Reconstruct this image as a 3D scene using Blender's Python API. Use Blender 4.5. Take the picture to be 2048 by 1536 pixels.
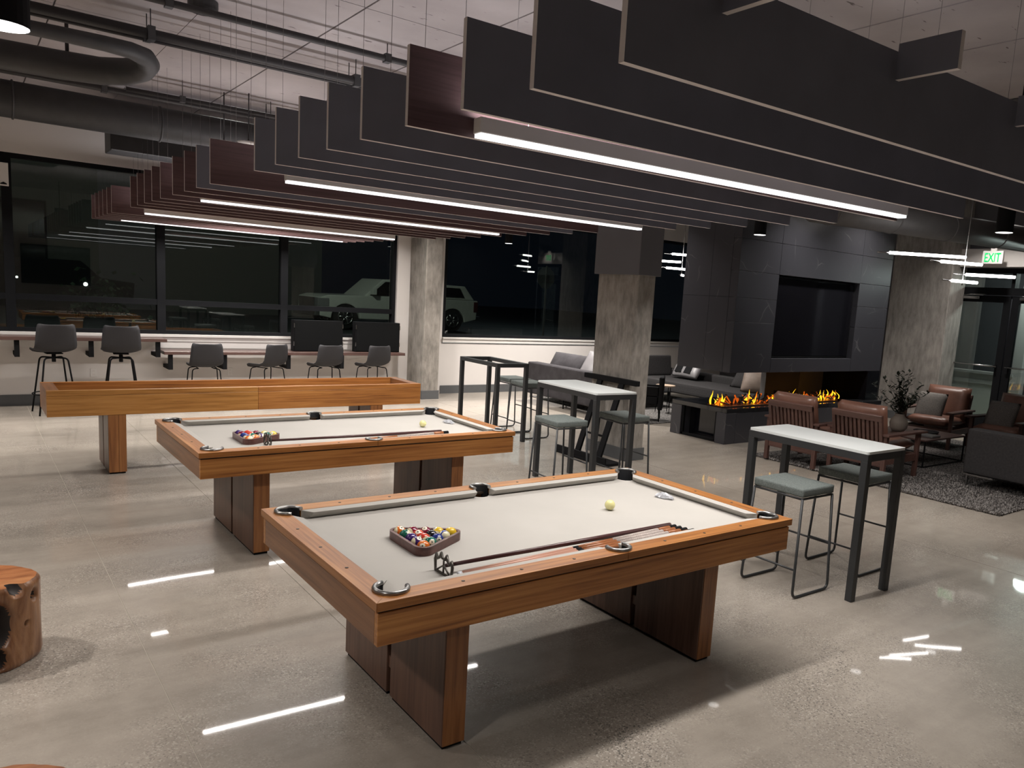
import bpy, bmesh, math, random
from mathutils import Vector, Matrix
random.seed(7)
PI = math.pi
scene = bpy.context.scene
for o in list(bpy.data.objects):
    bpy.data.objects.remove(o)
COL = scene.collection

# ------------------------------------------------------------------ camera
RGT = Vector((0.790894, -0.608732, 0.062706))
DWN = Vector((-0.038646, -0.151948, -0.987633))
FWD = Vector((0.610732, 0.778690, -0.143699))
CAM = Vector((-1.1411, -2.4586, 1.9100))
cd = bpy.data.cameras.new('camera')
cam = bpy.data.objects.new('camera', cd)
COL.objects.link(cam)
m3 = Matrix((RGT, -DWN, -FWD)).transposed()
cam.matrix_world = Matrix.Translation(CAM) @ m3.to_4x4()
cd.sensor_width = 36.0
cd.sensor_fit = 'HORIZONTAL'
cd.lens = 1553.5 / 2048 * 36.0
cd.shift_x = -(1125.95 - 1024) / 2048
cd.shift_y = (820.13 - 768) / 2048
cd.clip_start = 0.05
cd.clip_end = 200
scene.camera = cam

# ------------------------------------------------------------------ world and exposure
w = bpy.data.worlds.new('night')
scene.world = w
w.use_nodes = True
w.node_tree.nodes['Background'].inputs['Color'].default_value = (0.45, 0.6, 1.0, 1)
w.node_tree.nodes['Background'].inputs['Strength'].default_value = 0.006
scene.view_settings.view_transform = 'Standard'
scene.view_settings.look = 'None'
scene.view_settings.exposure = 0.0
scene.view_settings.gamma = 1.0
scene.view_settings.use_curve_mapping = False

LED_GLOW = 1.8          # visible diffuser of the linear lamps in the baffle ceiling
LED_WATT = 55.0         # downward beam of each linear lamp
LED_UP = 19.0           # indirect part of each linear lamp
PEND_POWER = 14.0        # tubes of the two stick chandeliers
CAN_GLOW = 5.0          # downlight discs
CAN_WATT = 24.0         # beam of each downlight

def light(name, kind, loc, energy, color=(1, 1, 1), size=0.1, rot=None, spot=None, parent=None):
    d = bpy.data.lights.new(name, kind)
    d.energy = energy
    d.color = color
    if kind == 'POINT' or kind == 'SPOT':
        d.shadow_soft_size = size
    if kind == 'AREA':
        d.shape = 'RECTANGLE'; d.size, d.size_y = size
        if spot:
            d.spread = spot
    if kind == 'SPOT' and spot:
        d.spot_size = spot
        d.spot_blend = 0.6
    o = bpy.data.objects.new(name, d)
    o.location = loc
    if rot:
        o.rotation_euler = rot
    if parent:
        o.parent = parent
    COL.objects.link(o)
    return o

# unseen fill lights added to brighten the street outside the windows
light('outside_fill', 'POINT', (3.0, 14.0, 6.0), 620.0, (0.97, 1.0, 0.93), 0.25)
light('outside_fill_far', 'POINT', (16.0, 22.0, 6.0), 260.0, (0.8, 0.9, 1.0), 0.25)
light('vestibule_light', 'POINT', (14.6, 3.2, 2.9), 120.0, (0.95, 0.97, 1.0), 0.15)

# ------------------------------------------------------------------ materials
MATS = {}
def nodes(name):
    m = bpy.data.materials.new(name)
    m.use_nodes = True
    MATS[name] = m
    nt = m.node_tree
    b = nt.nodes['Principled BSDF']
    return m, nt, b
def N(nt, t, **kw):
    n = nt.nodes.new(t)
    for k, v in kw.items():
        if k in n.inputs.keys():
            n.inputs[k].default_value = v
        else:
            setattr(n, k, v)
    return n
def setc(b, c, rough=0.5, metal=0.0, spec=0.5, coat=0.0):
    b.inputs['Base Color'].default_value = (*c, 1)
    b.inputs['Roughness'].default_value = rough
    b.inputs['Metallic'].default_value = metal
    b.inputs['Specular IOR Level'].default_value = spec
    b.inputs['Coat Weight'].default_value = coat
def ramp(nt, fac, stops):
    r = nt.nodes.new('ShaderNodeValToRGB')
    cr = r.color_ramp
    cr.elements[0].position = stops[0][0]; cr.elements[0].color = (*stops[0][1], 1)
    cr.elements[1].position = stops[-1][0]; cr.elements[1].color = (*stops[-1][1], 1)
    for p, c in stops[1:-1]:
        e = cr.elements.new(p); e.color = (*c, 1)
    nt.links.new(fac, r.inputs['Fac'])
    return r
def plain(name, c, rough=0.5, metal=0.0, spec=0.5, coat=0.0, var=0.06, scale=9.0, bump=0.0, bscale=60.0):
    """a colour with a faint procedural unevenness and optional fine relief"""
    m, nt, b = nodes(name)
    setc(b, c, rough, metal, spec, coat)
    tc = N(nt, 'ShaderNodeTexCoord')
    n = N(nt, 'ShaderNodeTexNoise', Scale=scale, Detail=4.0)
    nt.links.new(tc.outputs['Object'], n.inputs['Vector'])
    lo = tuple(max(0, x * (1 - var)) for x in c); hi = tuple(min(1, x * (1 + var)) for x in c)
    r = ramp(nt, n.outputs['Fac'], [(0.3, lo), (0.7, hi)])
    nt.links.new(r.outputs['Color'], b.inputs['Base Color'])
    if bump:
        n2 = N(nt, 'ShaderNodeTexNoise', Scale=bscale, Detail=3.0)
        nt.links.new(tc.outputs['Object'], n2.inputs['Vector'])
        bp = N(nt, 'ShaderNodeBump', Strength=bump, Distance=0.002)
        nt.links.new(n2.outputs['Fac'], bp.inputs['Height'])
        nt.links.new(bp.outputs['Normal'], b.inputs['Normal'])
    return m
def wood(name, c_dark, c_mid, c_light, axis=0, rough=0.38, coat=0.15, stretch=26.0, scale=1.6):
    """grain runs along the given object axis"""
    m, nt, b = nodes(name)
    setc(b, c_mid, rough, 0, 0.4, coat)
    b.inputs['Coat Roughness'].default_value = 0.25
    tc = N(nt, 'ShaderNodeTexCoord')
    mp = N(nt, 'ShaderNodeMapping')
    s = [stretch * scale] * 3
    s[axis] = scale
    mp.inputs['Scale'].default_value = s
    nt.links.new(tc.outputs['Object'], mp.inputs['Vector'])
    n1 = N(nt, 'ShaderNodeTexNoise', Scale=1.0, Detail=8.0, Roughness=0.62, Distortion=0.35)
    nt.links.new(mp.outputs['Vector'], n1.inputs['Vector'])
    mp2 = N(nt, 'ShaderNodeMapping')
    s2 = [5.0] * 3
    s2[axis] = 0.6
    mp2.inputs['Scale'].default_value = s2
    nt.links.new(tc.outputs['Object'], mp2.inputs['Vector'])
    n2 = N(nt, 'ShaderNodeTexNoise', Scale=1.0, Detail=3.0)
    nt.links.new(mp2.outputs['Vector'], n2.inputs['Vector'])
    mx = N(nt, 'ShaderNodeMath', operation='MULTIPLY_ADD')
    nt.links.new(n2.outputs['Fac'], mx.inputs[0]); mx.inputs[1].default_value = 0.45
    ad = N(nt, 'ShaderNodeMath', operation='MULTIPLY'); ad.inputs[1].default_value = 0.58
    nt.links.new(n1.outputs['Fac'], ad.inputs[0]); nt.links.new(ad.outputs[0], mx.inputs[2])
    r = ramp(nt, mx.outputs[0], [(0.36, c_dark), (0.5, c_mid), (0.66, c_light)])
    nt.links.new(r.outputs['Color'], b.inputs['Base Color'])
    bp = N(nt, 'ShaderNodeBump', Strength=0.08, Distance=0.004)
    nt.links.new(n1.outputs['Fac'], bp.inputs['Height'])
    nt.links.new(bp.outputs['Normal'], b.inputs['Normal'])
    return m
def emit(name, c, s):
    m = bpy.data.materials.new(name); m.use_nodes = True; MATS[name] = m
    nt = m.node_tree
    nt.nodes.remove(nt.nodes['Principled BSDF'])
    e = N(nt, 'ShaderNodeEmission'); e.inputs['Color'].default_value = (*c, 1); e.inputs['Strength'].default_value = s
    nt.links.new(e.outputs[0], nt.nodes['Material Output'].inputs['Surface'])
    return m

def mk_floor():
    m, nt, b = nodes('polished_concrete')
    setc(b, (0.2, 0.19, 0.175), 0.3, 0, 0.25, 0.55); b.inputs['Coat Roughness'].default_value = 0.03
    g = N(nt, 'ShaderNodeNewGeometry')
    n1 = N(nt, 'ShaderNodeTexNoise', Scale=0.55, Detail=6.0, Roughness=0.6)
    n2 = N(nt, 'ShaderNodeTexNoise', Scale=7.0, Detail=8.0, Roughness=0.7)
    mp = N(nt, 'ShaderNodeMapping'); mp.inputs['Scale'].default_value = (0.6, 6.0, 1)
    nt.links.new(g.outputs['Position'], mp.inputs['Vector'])
    n3 = N(nt, 'ShaderNodeTexNoise', Scale=0.8, Detail=5.0, Roughness=0.6)
    nt.links.new(mp.outputs['Vector'], n3.inputs['Vector'])
    nt.links.new(g.outputs['Position'], n1.inputs['Vector']); nt.links.new(g.outputs['Position'], n2.inputs['Vector'])
    a = N(nt, 'ShaderNodeMath', operation='MULTIPLY_ADD'); a.inputs[1].default_value = 0.5
    nt.links.new(n1.outputs['Fac'], a.inputs[0])
    a2 = N(nt, 'ShaderNodeMath', operation='MULTIPLY'); a2.inputs[1].default_value = 0.22
    nt.links.new(n2.outputs['Fac'], a2.inputs[0]); nt.links.new(a2.outputs[0], a.inputs[2])
    a3 = N(nt, 'ShaderNodeMath', operation='MULTIPLY_ADD'); a3.inputs[1].default_value = 0.28
    nt.links.new(n3.outputs['Fac'], a3.inputs[0]); nt.links.new(a.outputs[0], a3.inputs[2])
    r = ramp(nt, a3.outputs[0], [(0.36, (0.235, 0.205, 0.172)), (0.52, (0.345, 0.305, 0.260)), (0.68, (0.45, 0.402, 0.345))])
    # ground aggregate showing through: pale and dark grains
    v = N(nt, 'ShaderNodeTexVoronoi', Scale=150.0)
    nt.links.new(g.outputs['Position'], v.inputs['Vector'])
    msk = N(nt, 'ShaderNodeTexNoise', Scale=1.3, Detail=3.0)
    nt.links.new(g.outputs['Position'], msk.inputs['Vector'])
    gt = N(nt, 'ShaderNodeSeparateColor'); nt.links.new(v.outputs['Color'], gt.inputs['Color'])
    pale = N(nt, 'ShaderNodeMath', operation='GREATER_THAN'); pale.inputs[1].default_value = 0.86
    nt.links.new(gt.outputs[0], pale.inputs[0])
    dark = N(nt, 'ShaderNodeMath', operation='GREATER_THAN'); dark.inputs[1].default_value = 0.86
    nt.links.new(gt.outputs[1], dark.inputs[0])
    mr = N(nt, 'ShaderNodeMapRange'); mr.inputs['From Min'].default_value = 0.42; mr.inputs['From Max'].default_value = 0.72
    mr.inputs['To Min'].default_value = 0.04; mr.inputs['To Max'].default_value = 0.75
    nt.links.new(msk.outputs['Fac'], mr.inputs['Value'])
    pm = N(nt, 'ShaderNodeMath', operation='MULTIPLY'); nt.links.new(pale.outputs[0], pm.inputs[0]); nt.links.new(mr.outputs[0], pm.inputs[1])
    dm = N(nt, 'ShaderNodeMath', operation='MULTIPLY'); nt.links.new(dark.outputs[0], dm.inputs[0]); nt.links.new(mr.outputs[0], dm.inputs[1])
    x1 = N(nt, 'ShaderNodeMix', data_type='RGBA'); nt.links.new(pm.outputs[0], x1.inputs['Factor'])
    nt.links.new(r.outputs['Color'], x1.inputs['A']); x1.inputs['B'].default_value = (0.62, 0.57, 0.51, 1)
    x2 = N(nt, 'ShaderNodeMix', data_type='RGBA'); nt.links.new(dm.outputs[0], x2.inputs['Factor'])
    nt.links.new(x1.outputs['Result'], x2.inputs['A']); x2.inputs['B'].default_value = (0.06, 0.058, 0.055, 1)
    nt.links.new(x2.outputs['Result'], b.inputs['Base Color'])
    rr = N(nt, 'ShaderNodeMapRange'); rr.inputs['To Min'].default_value = 0.24; rr.inputs['To Max'].default_value = 0.42
    nt.links.new(n1.outputs['Fac'], rr.inputs['Value']); nt.links.new(rr.outputs[0], b.inputs['Roughness'])
    wv = N(nt, 'ShaderNodeTexNoise', Scale=1.1, Detail=1.0); nt.links.new(g.outputs['Position'], wv.inputs['Vector'])
    bp = N(nt, 'ShaderNodeBump', Strength=0.25, Distance=0.006); nt.links.new(wv.outputs['Fac'], bp.inputs['Height'])
    nt.links.new(bp.outputs['Normal'], b.inputs['Normal']); nt.links.new(bp.outputs['Normal'], b.inputs['Coat Normal'])
    return m
def mk_concrete(name, lo, hi, zs=0.5, spots=True):
    m, nt, b = nodes(name)
    setc(b, hi, 0.75, 0, 0.3)
    tc = N(nt, 'ShaderNodeTexCoord')
    mp = N(nt, 'ShaderNodeMapping'); mp.inputs['Scale'].default_value = (14, 14, zs * 3)
    nt.links.new(tc.outputs['Object'], mp.inputs['Vector'])
    n1 = N(nt, 'ShaderNodeTexNoise', Scale=1.0, Detail=9.0, Roughness=0.68)
    nt.links.new(mp.outputs['Vector'], n1.inputs['Vector'])
    n2 = N(nt, 'ShaderNodeTexNoise', Scale=2.2, Detail=5.0)
    nt.links.new(tc.outputs['Object'], n2.inputs['Vector'])
    a = N(nt, 'ShaderNodeMath', operation='MULTIPLY_ADD'); a.inputs[1].default_value = 0.6
    a2 = N(nt, 'ShaderNodeMath', operation='MULTIPLY'); a2.inputs[1].default_value = 0.4
    nt.links.new(n2.outputs['Fac'], a2.inputs[0]); nt.links.new(n1.outputs['Fac'], a.inputs[0]); nt.links.new(a2.outputs[0], a.inputs[2])
    r = ramp(nt, a.outputs[0], [(0.33, lo), (0.66, hi)])
    nt.links.new(r.outputs['Color'], b.inputs['Base Color'])
    bp = N(nt, 'ShaderNodeBump', Strength=0.35, Distance=0.01)
    nt.links.new(n1.outputs['Fac'], bp.inputs['Height']); nt.links.new(bp.outputs['Normal'], b.inputs['Normal'])
    return m
def mk_ceiling():
    m, nt, b = nodes('ceiling_concrete')
    setc(b, (0.4, 0.37, 0.37), 0.85, 0, 0.2)
    g = N(nt, 'ShaderNodeNewGeometry')
    n1 = N(nt, 'ShaderNodeTexNoise', Scale=1.1, Detail=6.0)
    nt.links.new(g.outputs['Position'], n1.inputs['Vector'])
    r = ramp(nt, n1.outputs['Fac'], [(0.3, (0.33, 0.30, 0.305)), (0.7, (0.45, 0.415, 0.42))])
    mp = N(nt, 'ShaderNodeMapping'); mp.inputs['Scale'].default_value = (6, 22, 1); mp.inputs['Rotation'].default_value = (0, 0, 0.3)
    nt.links.new(g.outputs['Position'], mp.inputs['Vector'])
    n2 = N(nt, 'ShaderNodeTexNoise', Scale=1.0, Detail=2.0)
    nt.links.new(mp.outputs['Vector'], n2.inputs['Vector'])
    r2 = ramp(nt, n2.outputs['Fac'], [(0.70, (0, 0, 0)), (0.73, (1, 1, 1))])
    x = N(nt, 'ShaderNodeMix', data_type='RGBA'); nt.links.new(r2.outputs['Color'], x.inputs['Factor'])
    nt.links.new(r.outputs['Color'], x.inputs['A']); x.inputs['B'].default_value = (0.16, 0.14, 0.14, 1)
    nt.links.new(x.outputs['Result'], b.inputs['Base Color'])
    return m
def mk_stone():
    m, nt, b = nodes('black_marble')
    setc(b, (0.03, 0.031, 0.034), 0.3, 0, 0.5)
    tc = N(nt, 'ShaderNodeTexCoord')
    n1 = N(nt, 'ShaderNodeTexNoise', Scale=1.6, Detail=3.0); nt.links.new(tc.outputs['Object'], n1.inputs['Vector'])
    ad = N(nt, 'ShaderNodeMix', data_type='RGBA'); ad.inputs['Factor'].default_value = 0.28
    nt.links.new(tc.outputs['Object'], ad.inputs['A']); nt.links.new(n1.outputs['Color'], ad.inputs['B'])
    v = N(nt, 'ShaderNodeTexVoronoi', Scale=2.4, feature='DISTANCE_TO_EDGE')
    nt.links.new(ad.outputs['Result'], v.inputs['Vector'])
    msk = N(nt, 'ShaderNodeTexNoise', Scale=3.0, Detail=1.0); nt.links.new(tc.outputs['Object'], msk.inputs['Vector'])
    r = ramp(nt, v.outputs['Distance'], [(0.0, (1, 1, 1)), (0.012, (0, 0, 0))])
    mm = ramp(nt, msk.outputs['Fac'], [(0.52, (0, 0, 0)), (0.66, (0.5, 0.5, 0.5))])
    mu = N(nt, 'ShaderNodeMath', operation='MULTIPLY'); nt.links.new(r.outputs['Color'], mu.inputs[0]); nt.links.new(mm.outputs['Color'], mu.inputs[1])
    x = N(nt, 'ShaderNodeMix', data_type='RGBA'); nt.links.new(mu.outputs[0], x.inputs['Factor'])
    x.inputs['A'].default_value = (0.042, 0.042, 0.050, 1); x.inputs['B'].default_value = (0.22, 0.22, 0.22, 1)
    nt.links.new(x.outputs['Result'], b.inputs['Base Color'])
    return m
def mk_glass():
    m = bpy.data.materials.new('window_glass'); m.use_nodes = True; MATS['window_glass'] = m
    nt = m.node_tree; nt.nodes.remove(nt.nodes['Principled BSDF'])
    t = N(nt, 'ShaderNodeBsdfTransparent'); t.inputs['Color'].default_value = (0.72, 0.78, 0.74, 1)
    g = N(nt, 'ShaderNodeBsdfGlossy'); g.inputs['Roughness'].default_value = 0.0; g.inputs['Color'].default_value = (1, 1, 1, 1)
    g0 = N(nt, 'ShaderNodeNewGeometry'); dt = N(nt, 'ShaderNodeVectorMath', operation='DOT_PRODUCT')
    nt.links.new(g0.outputs['Incoming'], dt.inputs[0]); nt.links.new(g0.outputs['Normal'], dt.inputs[1])
    ab = N(nt, 'ShaderNodeMath', operation='ABSOLUTE'); nt.links.new(dt.outputs['Value'], ab.inputs[0])
    om = N(nt, 'ShaderNodeMath', operation='SUBTRACT'); om.inputs[0].default_value = 1.0; nt.links.new(ab.outputs[0], om.inputs[1])
    pw = N(nt, 'ShaderNodeMath', operation='POWER'); pw.inputs[1].default_value = 5.0; nt.links.new(om.outputs[0], pw.inputs[0])
    fr = N(nt, 'ShaderNodeMath', operation='MULTIPLY_ADD'); fr.inputs[1].default_value = 0.9; fr.inputs[2].default_value = 0.065; nt.links.new(pw.outputs[0], fr.inputs[0])
    mx = N(nt, 'ShaderNodeMixShader')
    nt.links.new(fr.outputs[0], mx.inputs[0]); nt.links.new(t.outputs[0], mx.inputs[1]); nt.links.new(g.outputs[0], mx.inputs[2])
    nt.links.new(mx.outputs[0], nt.nodes['Material Output'].inputs['Surface'])
    return m
def mk_rug(name, lo, hi, sc):
    m, nt, b = nodes(name)
    setc(b, hi, 0.95, 0, 0.1)
    tc = N(nt, 'ShaderNodeTexCoord')
    v = N(nt, 'ShaderNodeTexVoronoi', Scale=sc); nt.links.new(tc.outputs['Object'], v.inputs['Vector'])
    r = ramp(nt, v.outputs['Distance'], [(0.1, hi), (0.7, lo)])
    n = N(nt, 'ShaderNodeTexNoise', Scale=1.4, Detail=3.0); nt.links.new(tc.outputs['Object'], n.inputs['Vector'])
    r2 = ramp(nt, n.outputs['Fac'], [(0.3, (0.7, 0.7, 0.7)), (0.7, (1, 1, 1))])
    x = N(nt, 'ShaderNodeMix', data_type='RGBA', blend_type='MULTIPLY'); x.inputs['Factor'].default_value = 1
    nt.links.new(r.outputs['Color'], x.inputs['A']); nt.links.new(r2.outputs['Color'], x.inputs['B'])
    nt.links.new(x.outputs['Result'], b.inputs['Base Color'])
    bp = N(nt, 'ShaderNodeBump', Strength=1.0, Distance=0.02); bp.invert = True
    nt.links.new(v.outputs['Distance'], bp.inputs['Height']); nt.links.new(bp.outputs['Normal'], b.inputs['Normal'])
    return m

FLOOR = mk_floor()
CEIL = mk_ceiling()
CONC = mk_concrete('column_concrete', (0.13, 0.12, 0.108), (0.37, 0.34, 0.305), 1.6)
CONC2 = mk_concrete('column_concrete_smooth', (0.16, 0.15, 0.14), (0.42, 0.39, 0.36), 1.2)
STONE = mk_stone()
POLI = plain('polished_black_stone', (0.02, 0.02, 0.022), 0.06, 0, 0.7)
GLASS = mk_glass()
SLATE = plain('grey_stone_lining', (0.16, 0.155, 0.155), 0.5, var=0.15, scale=3)
FILL = plain('joint_filler', (0.50, 0.455, 0.39), 0.5)
WHITE = plain('white_wall_paint', (0.70, 0.665, 0.64), 0.7, var=0.02, scale=2)
TRIMW = plain('white_trim_paint', (0.74, 0.715, 0.69), 0.5, var=0.02)
GREYW = plain('dark_grey_wall_paint', (0.12, 0.12, 0.13), 0.8, var=0.05, scale=2)
BASEB = plain('grey_baseboard', (0.095, 0.098, 0.102), 0.55, var=0.05)
ALU = plain('dark_window_frame', (0.010, 0.0105, 0.012), 0.7, 0.0, 0.08)
TB_X = wood('oiled_teak_x', (0.15, 0.050, 0.013), (0.37, 0.145, 0.037), (0.55, 0.25, 0.072), 0, stretch=40.0)
TB_Y = wood('oiled_teak_y', (0.15, 0.052, 0.015), (0.36, 0.142, 0.040), (0.52, 0.235, 0.072), 1, stretch=40.0)
TB_Z = wood('oiled_teak_z', (0.13, 0.047, 0.016), (0.27, 0.108, 0.036), (0.38, 0.17, 0.06), 2)
TB_D = wood('teak_end_shaded', (0.10, 0.042, 0.018), (0.21, 0.092, 0.040), (0.30, 0.14, 0.062), 1)  # same teak, with the shade on the end boards put into the colour
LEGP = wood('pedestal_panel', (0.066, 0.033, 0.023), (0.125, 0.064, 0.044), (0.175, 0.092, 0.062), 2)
FELT = plain('pale_grey_felt', (0.455, 0.435, 0.405), 0.92, 0, 0.15, var=0.03, scale=3, bump=0.0)
FELTN = plain('pale_grey_felt_nose', (0.50, 0.49, 0.46), 0.92, 0, 0.15, var=0.03)
BLACKR = plain('black_rubber', (0.018, 0.019, 0.022), 0.55)
STEEL = plain('gunmetal', (0.33, 0.325, 0.32), 0.3, 0.9)
SIGHT = plain('sight_inlay', (0.05, 0.035, 0.025), 0.4)
BLK = plain('black_powder_coat', (0.032, 0.034, 0.036), 0.45, 0.1)
BLKD = plain('black_matt', (0.007, 0.007, 0.008), 0.7, 0, 0.12)
QUARTZ = plain('white_quartz', (0.74, 0.77, 0.765), 0.3, var=0.04, scale=1.5)
STOOLF = plain('grey_green_tweed', (0.155, 0.175, 0.168), 0.95, 0, 0.1, var=0.28, scale=160, bump=0.5, bscale=260)
SHELL = plain('charcoal_plastic', (0.036, 0.035, 0.038), 0.6, 0, 0.2, var=0.03)
COUNT = wood('dark_walnut_counter', (0.05, 0.028, 0.024), (0.10, 0.058, 0.05), (0.15, 0.09, 0.078), 0, 0.3)
BAF = wood('baffle_walnut', (0.062, 0.034, 0.036), (0.100, 0.056, 0.058), (0.135, 0.078, 0.078), 0, 0.55, 0.0)
BAFD = plain('baffle_charcoal', (0.165, 0.172, 0.215), 0.6, var=0.08, scale=4)
BAFE = plain('baffle_edge', (0.74, 0.69, 0.68), 0.6)
WIRE = plain('steel_wire', (0.20, 0.19, 0.19), 0.5, 0.3)
DUCT = plain('dark_duct_paint', (0.055, 0.055, 0.058), 0.55, 0.1, var=0.1)
DUCTL = plain('grey_duct', (0.16, 0.155, 0.155), 0.5, 0.2, var=0.06)
PIPE = plain('black_pipe', (0.03, 0.028, 0.03), 0.5)
RED = wood('red_oak_frame', (0.044, 0.020, 0.016), (0.086, 0.042, 0.034), (0.130, 0.066, 0.052), 0, 0.45)
REDZ = wood('red_oak_frame_upright', (0.044, 0.020, 0.016), (0.086, 0.042, 0.034), (0.130, 0.066, 0.052), 2, 0.45)
LEATH = plain('cognac_leather', (0.165, 0.080, 0.057), 0.34, 0, 0.5, var=0.18, scale=6, bump=0.12, bscale=140)
SOFA = plain('charcoal_velvet', (0.045, 0.042, 0.046), 0.85, 0, 0.2, var=0.22, scale=7, bump=0.1, bscale=200)
SOFAD = plain('dark_grey_weave', (0.042, 0.040, 0.041), 0.9, 0, 0.15, var=0.15, scale=40, bump=0.2, bscale=200)
PILG = plain('silver_satin', (0.22, 0.21, 0.218), 0.4, 0, 0.5, var=0.1, scale=4)
PILT = plain('taupe_velvet', (0.24, 0.185, 0.150), 0.6, var=0.15)
PILW = plain('tweed_cushion', (0.13, 0.118, 0.108), 0.9, var=0.2, scale=60)
CERAM = plain('beige_ceramic', (0.36, 0.315, 0.27), 0.55)
LEAF = plain('olive_leaf', (0.030, 0.045, 0.026), 0.5, var=0.3)
STEM = plain('twig_bark', (0.06, 0.045, 0.03), 0.8)
RUG1 = mk_rug('shag_rug', (0.055, 0.050, 0.048), (0.36, 0.335, 0.32), 55)
RUG2 = mk_rug('flat_rug', (0.10, 0.095, 0.09), (0.25, 0.24, 0.235), 30)
CHROME = plain('brushed_steel', (0.5, 0.5, 0.5), 0.25, 1.0)
RACKM = wood('mahogany_rack', (0.05, 0.015, 0.012), (0.10, 0.034, 0.028), (0.14, 0.055, 0.045), 0, 0.3)
SHAFT = plain('maple_shaft', (0.55, 0.30, 0.22), 0.3)
BUTT = plain('cherry_butt', (0.33, 0.12, 0.045), 0.25)
WRAP = plain('linen_wrap', (0.42, 0.36, 0.33), 0.8, var=0.35, scale=220)
BRIDGE = plain('dark_maroon_stick', (0.07, 0.025, 0.024), 0.3)
IVORY = plain('ivory_ball', (0.80, 0.75, 0.36), 0.15, coat=0.3, var=0.03)
PLAST = plain('clear_wrapper', (0.75, 0.76, 0.80), 0.15)
YELLOW = plain('yellow_card', (0.75, 0.55, 0.08), 0.6)
TRUCKW = plain('truck_white', (0.62, 0.63, 0.58), 0.3, coat=0.4)
TYRE = plain('tyre', (0.012, 0.012, 0.013), 0.8)
ASPH = plain('wet_asphalt', (0.03, 0.031, 0.032), 0.7, var=0.3, scale=3)
HEDGE = plain('hedge_leaf', (0.02, 0.04, 0.02), 0.7, var=0.4)
BRICKO = plain('pale_render', (0.075, 0.08, 0.07), 0.9, var=0.1)
STUMP = wood('stump_wood', (0.045, 0.018, 0.010), (0.17, 0.072, 0.032), (0.38, 0.20, 0.10), 2, 0.4, 0.2, 5, 3.2)
STUMPD = plain('dark_hollow', (0.022, 0.016, 0.014), 0.6, var=0.3)  # darker tone for the inside of the stump hollows
STUMPT = wood('stump_end_grain', (0.14, 0.045, 0.018), (0.34, 0.13, 0.05), (0.50, 0.24, 0.10), 0, 0.35, 0.3, 8, 3.0)
SCREEN = plain('tv_screen', (0.006, 0.006, 0.008), 0.08, coat=0.3)
LEDM = emit('led_diffuser', (1.0, 0.985, 1.0), LED_GLOW)
TUBEM = emit('chandelier_tube', (1.0, 0.965, 0.94), PEND_POWER)
CANM = emit('downlight_disc', (1.0, 0.97, 0.94), CAN_GLOW)
EXITM = emit('exit_green', (0.02, 0.85, 0.22), 1.15)
FLAMEY = emit('flame_yellow', (1.0, 0.52, 0.02), 2.2)
FLAMEO = emit('flame_orange', (1.0, 0.22, 0.012), 1.1)
EMBER = emit('ember', (1.0, 0.16, 0.012), 0.6)
HEAD = emit('far_headlight', (1.0, 1.0, 0.97), 6.0)
SPARK = emit('lamp_glint', (0.95, 1.0, 0.95), 3.0)

# ------------------------------------------------------------------ mesh helpers
def bm_new():
    return bmesh.new()
def add_box(bm, x0, x1, y0, y1, z0, z1, mat=0):
    vs = [bm.verts.new(p) for p in ((x0, y0, z0), (x1, y0, z0), (x1, y1, z0), (x0, y1, z0), (x0, y0, z1), (x1, y0, z1), (x1, y1, z1), (x0, y1, z1))]
    fs = []
    for q in ((3, 2, 1, 0), (4, 5, 6, 7), (0, 1, 5, 4), (1, 2, 6, 5), (2, 3, 7, 6), (3, 0, 4, 7)):
        f = bm.faces.new([vs[i] for i in q]); f.material_index = mat; fs.append(f)
    return fs
def box(x0, x1, y0, y1, z0, z1, bev=0.0, seg=2):
    bm = bm_new()
    add_box(bm, min(x0, x1), max(x0, x1), min(y0, y1), max(y0, y1), min(z0, z1), max(z0, z1))
    if bev > 0:
        bmesh.ops.bevel(bm, geom=list(bm.edges), offset=bev, segments=seg, affect='EDGES', profile=0.7)
    return bm
def add_prism(bm, pts, z0, z1, mat=0):
    """polygon in xy extruded in z"""
    lo = [bm.verts.new((x, y, z0)) for x, y in pts]
    hi = [bm.verts.new((x, y, z1)) for x, y in pts]
    n = len(pts)
    f = bm.faces.new(list(reversed(lo))); f.material_index = mat
    f = bm.faces.new(hi); f.material_index = mat
    for i in range(n):
        f = bm.faces.new((lo[i], lo[(i + 1) % n], hi[(i + 1) % n], hi[i])); f.material_index = mat
def prism(pts, z0, z1, bev=0.0):
    bm = bm_new(); add_prism(bm, pts, z0, z1)
    bmesh.ops.recalc_face_normals(bm, faces=bm.faces)
    if bev > 0:
        bmesh.ops.bevel(bm, geom=list(bm.edges), offset=bev, segments=2, affect='EDGES', profile=0.7)
    return bm
def prism_xz(pts, y0, y1, bev=0.0):
    bm = prism(pts, -y1, -y0, bev)
    for v in bm.verts:
        x, y, z = v.co
        v.co = (x, -z, y)
    bmesh.ops.recalc_face_normals(bm, faces=bm.faces)
    return bm
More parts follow.
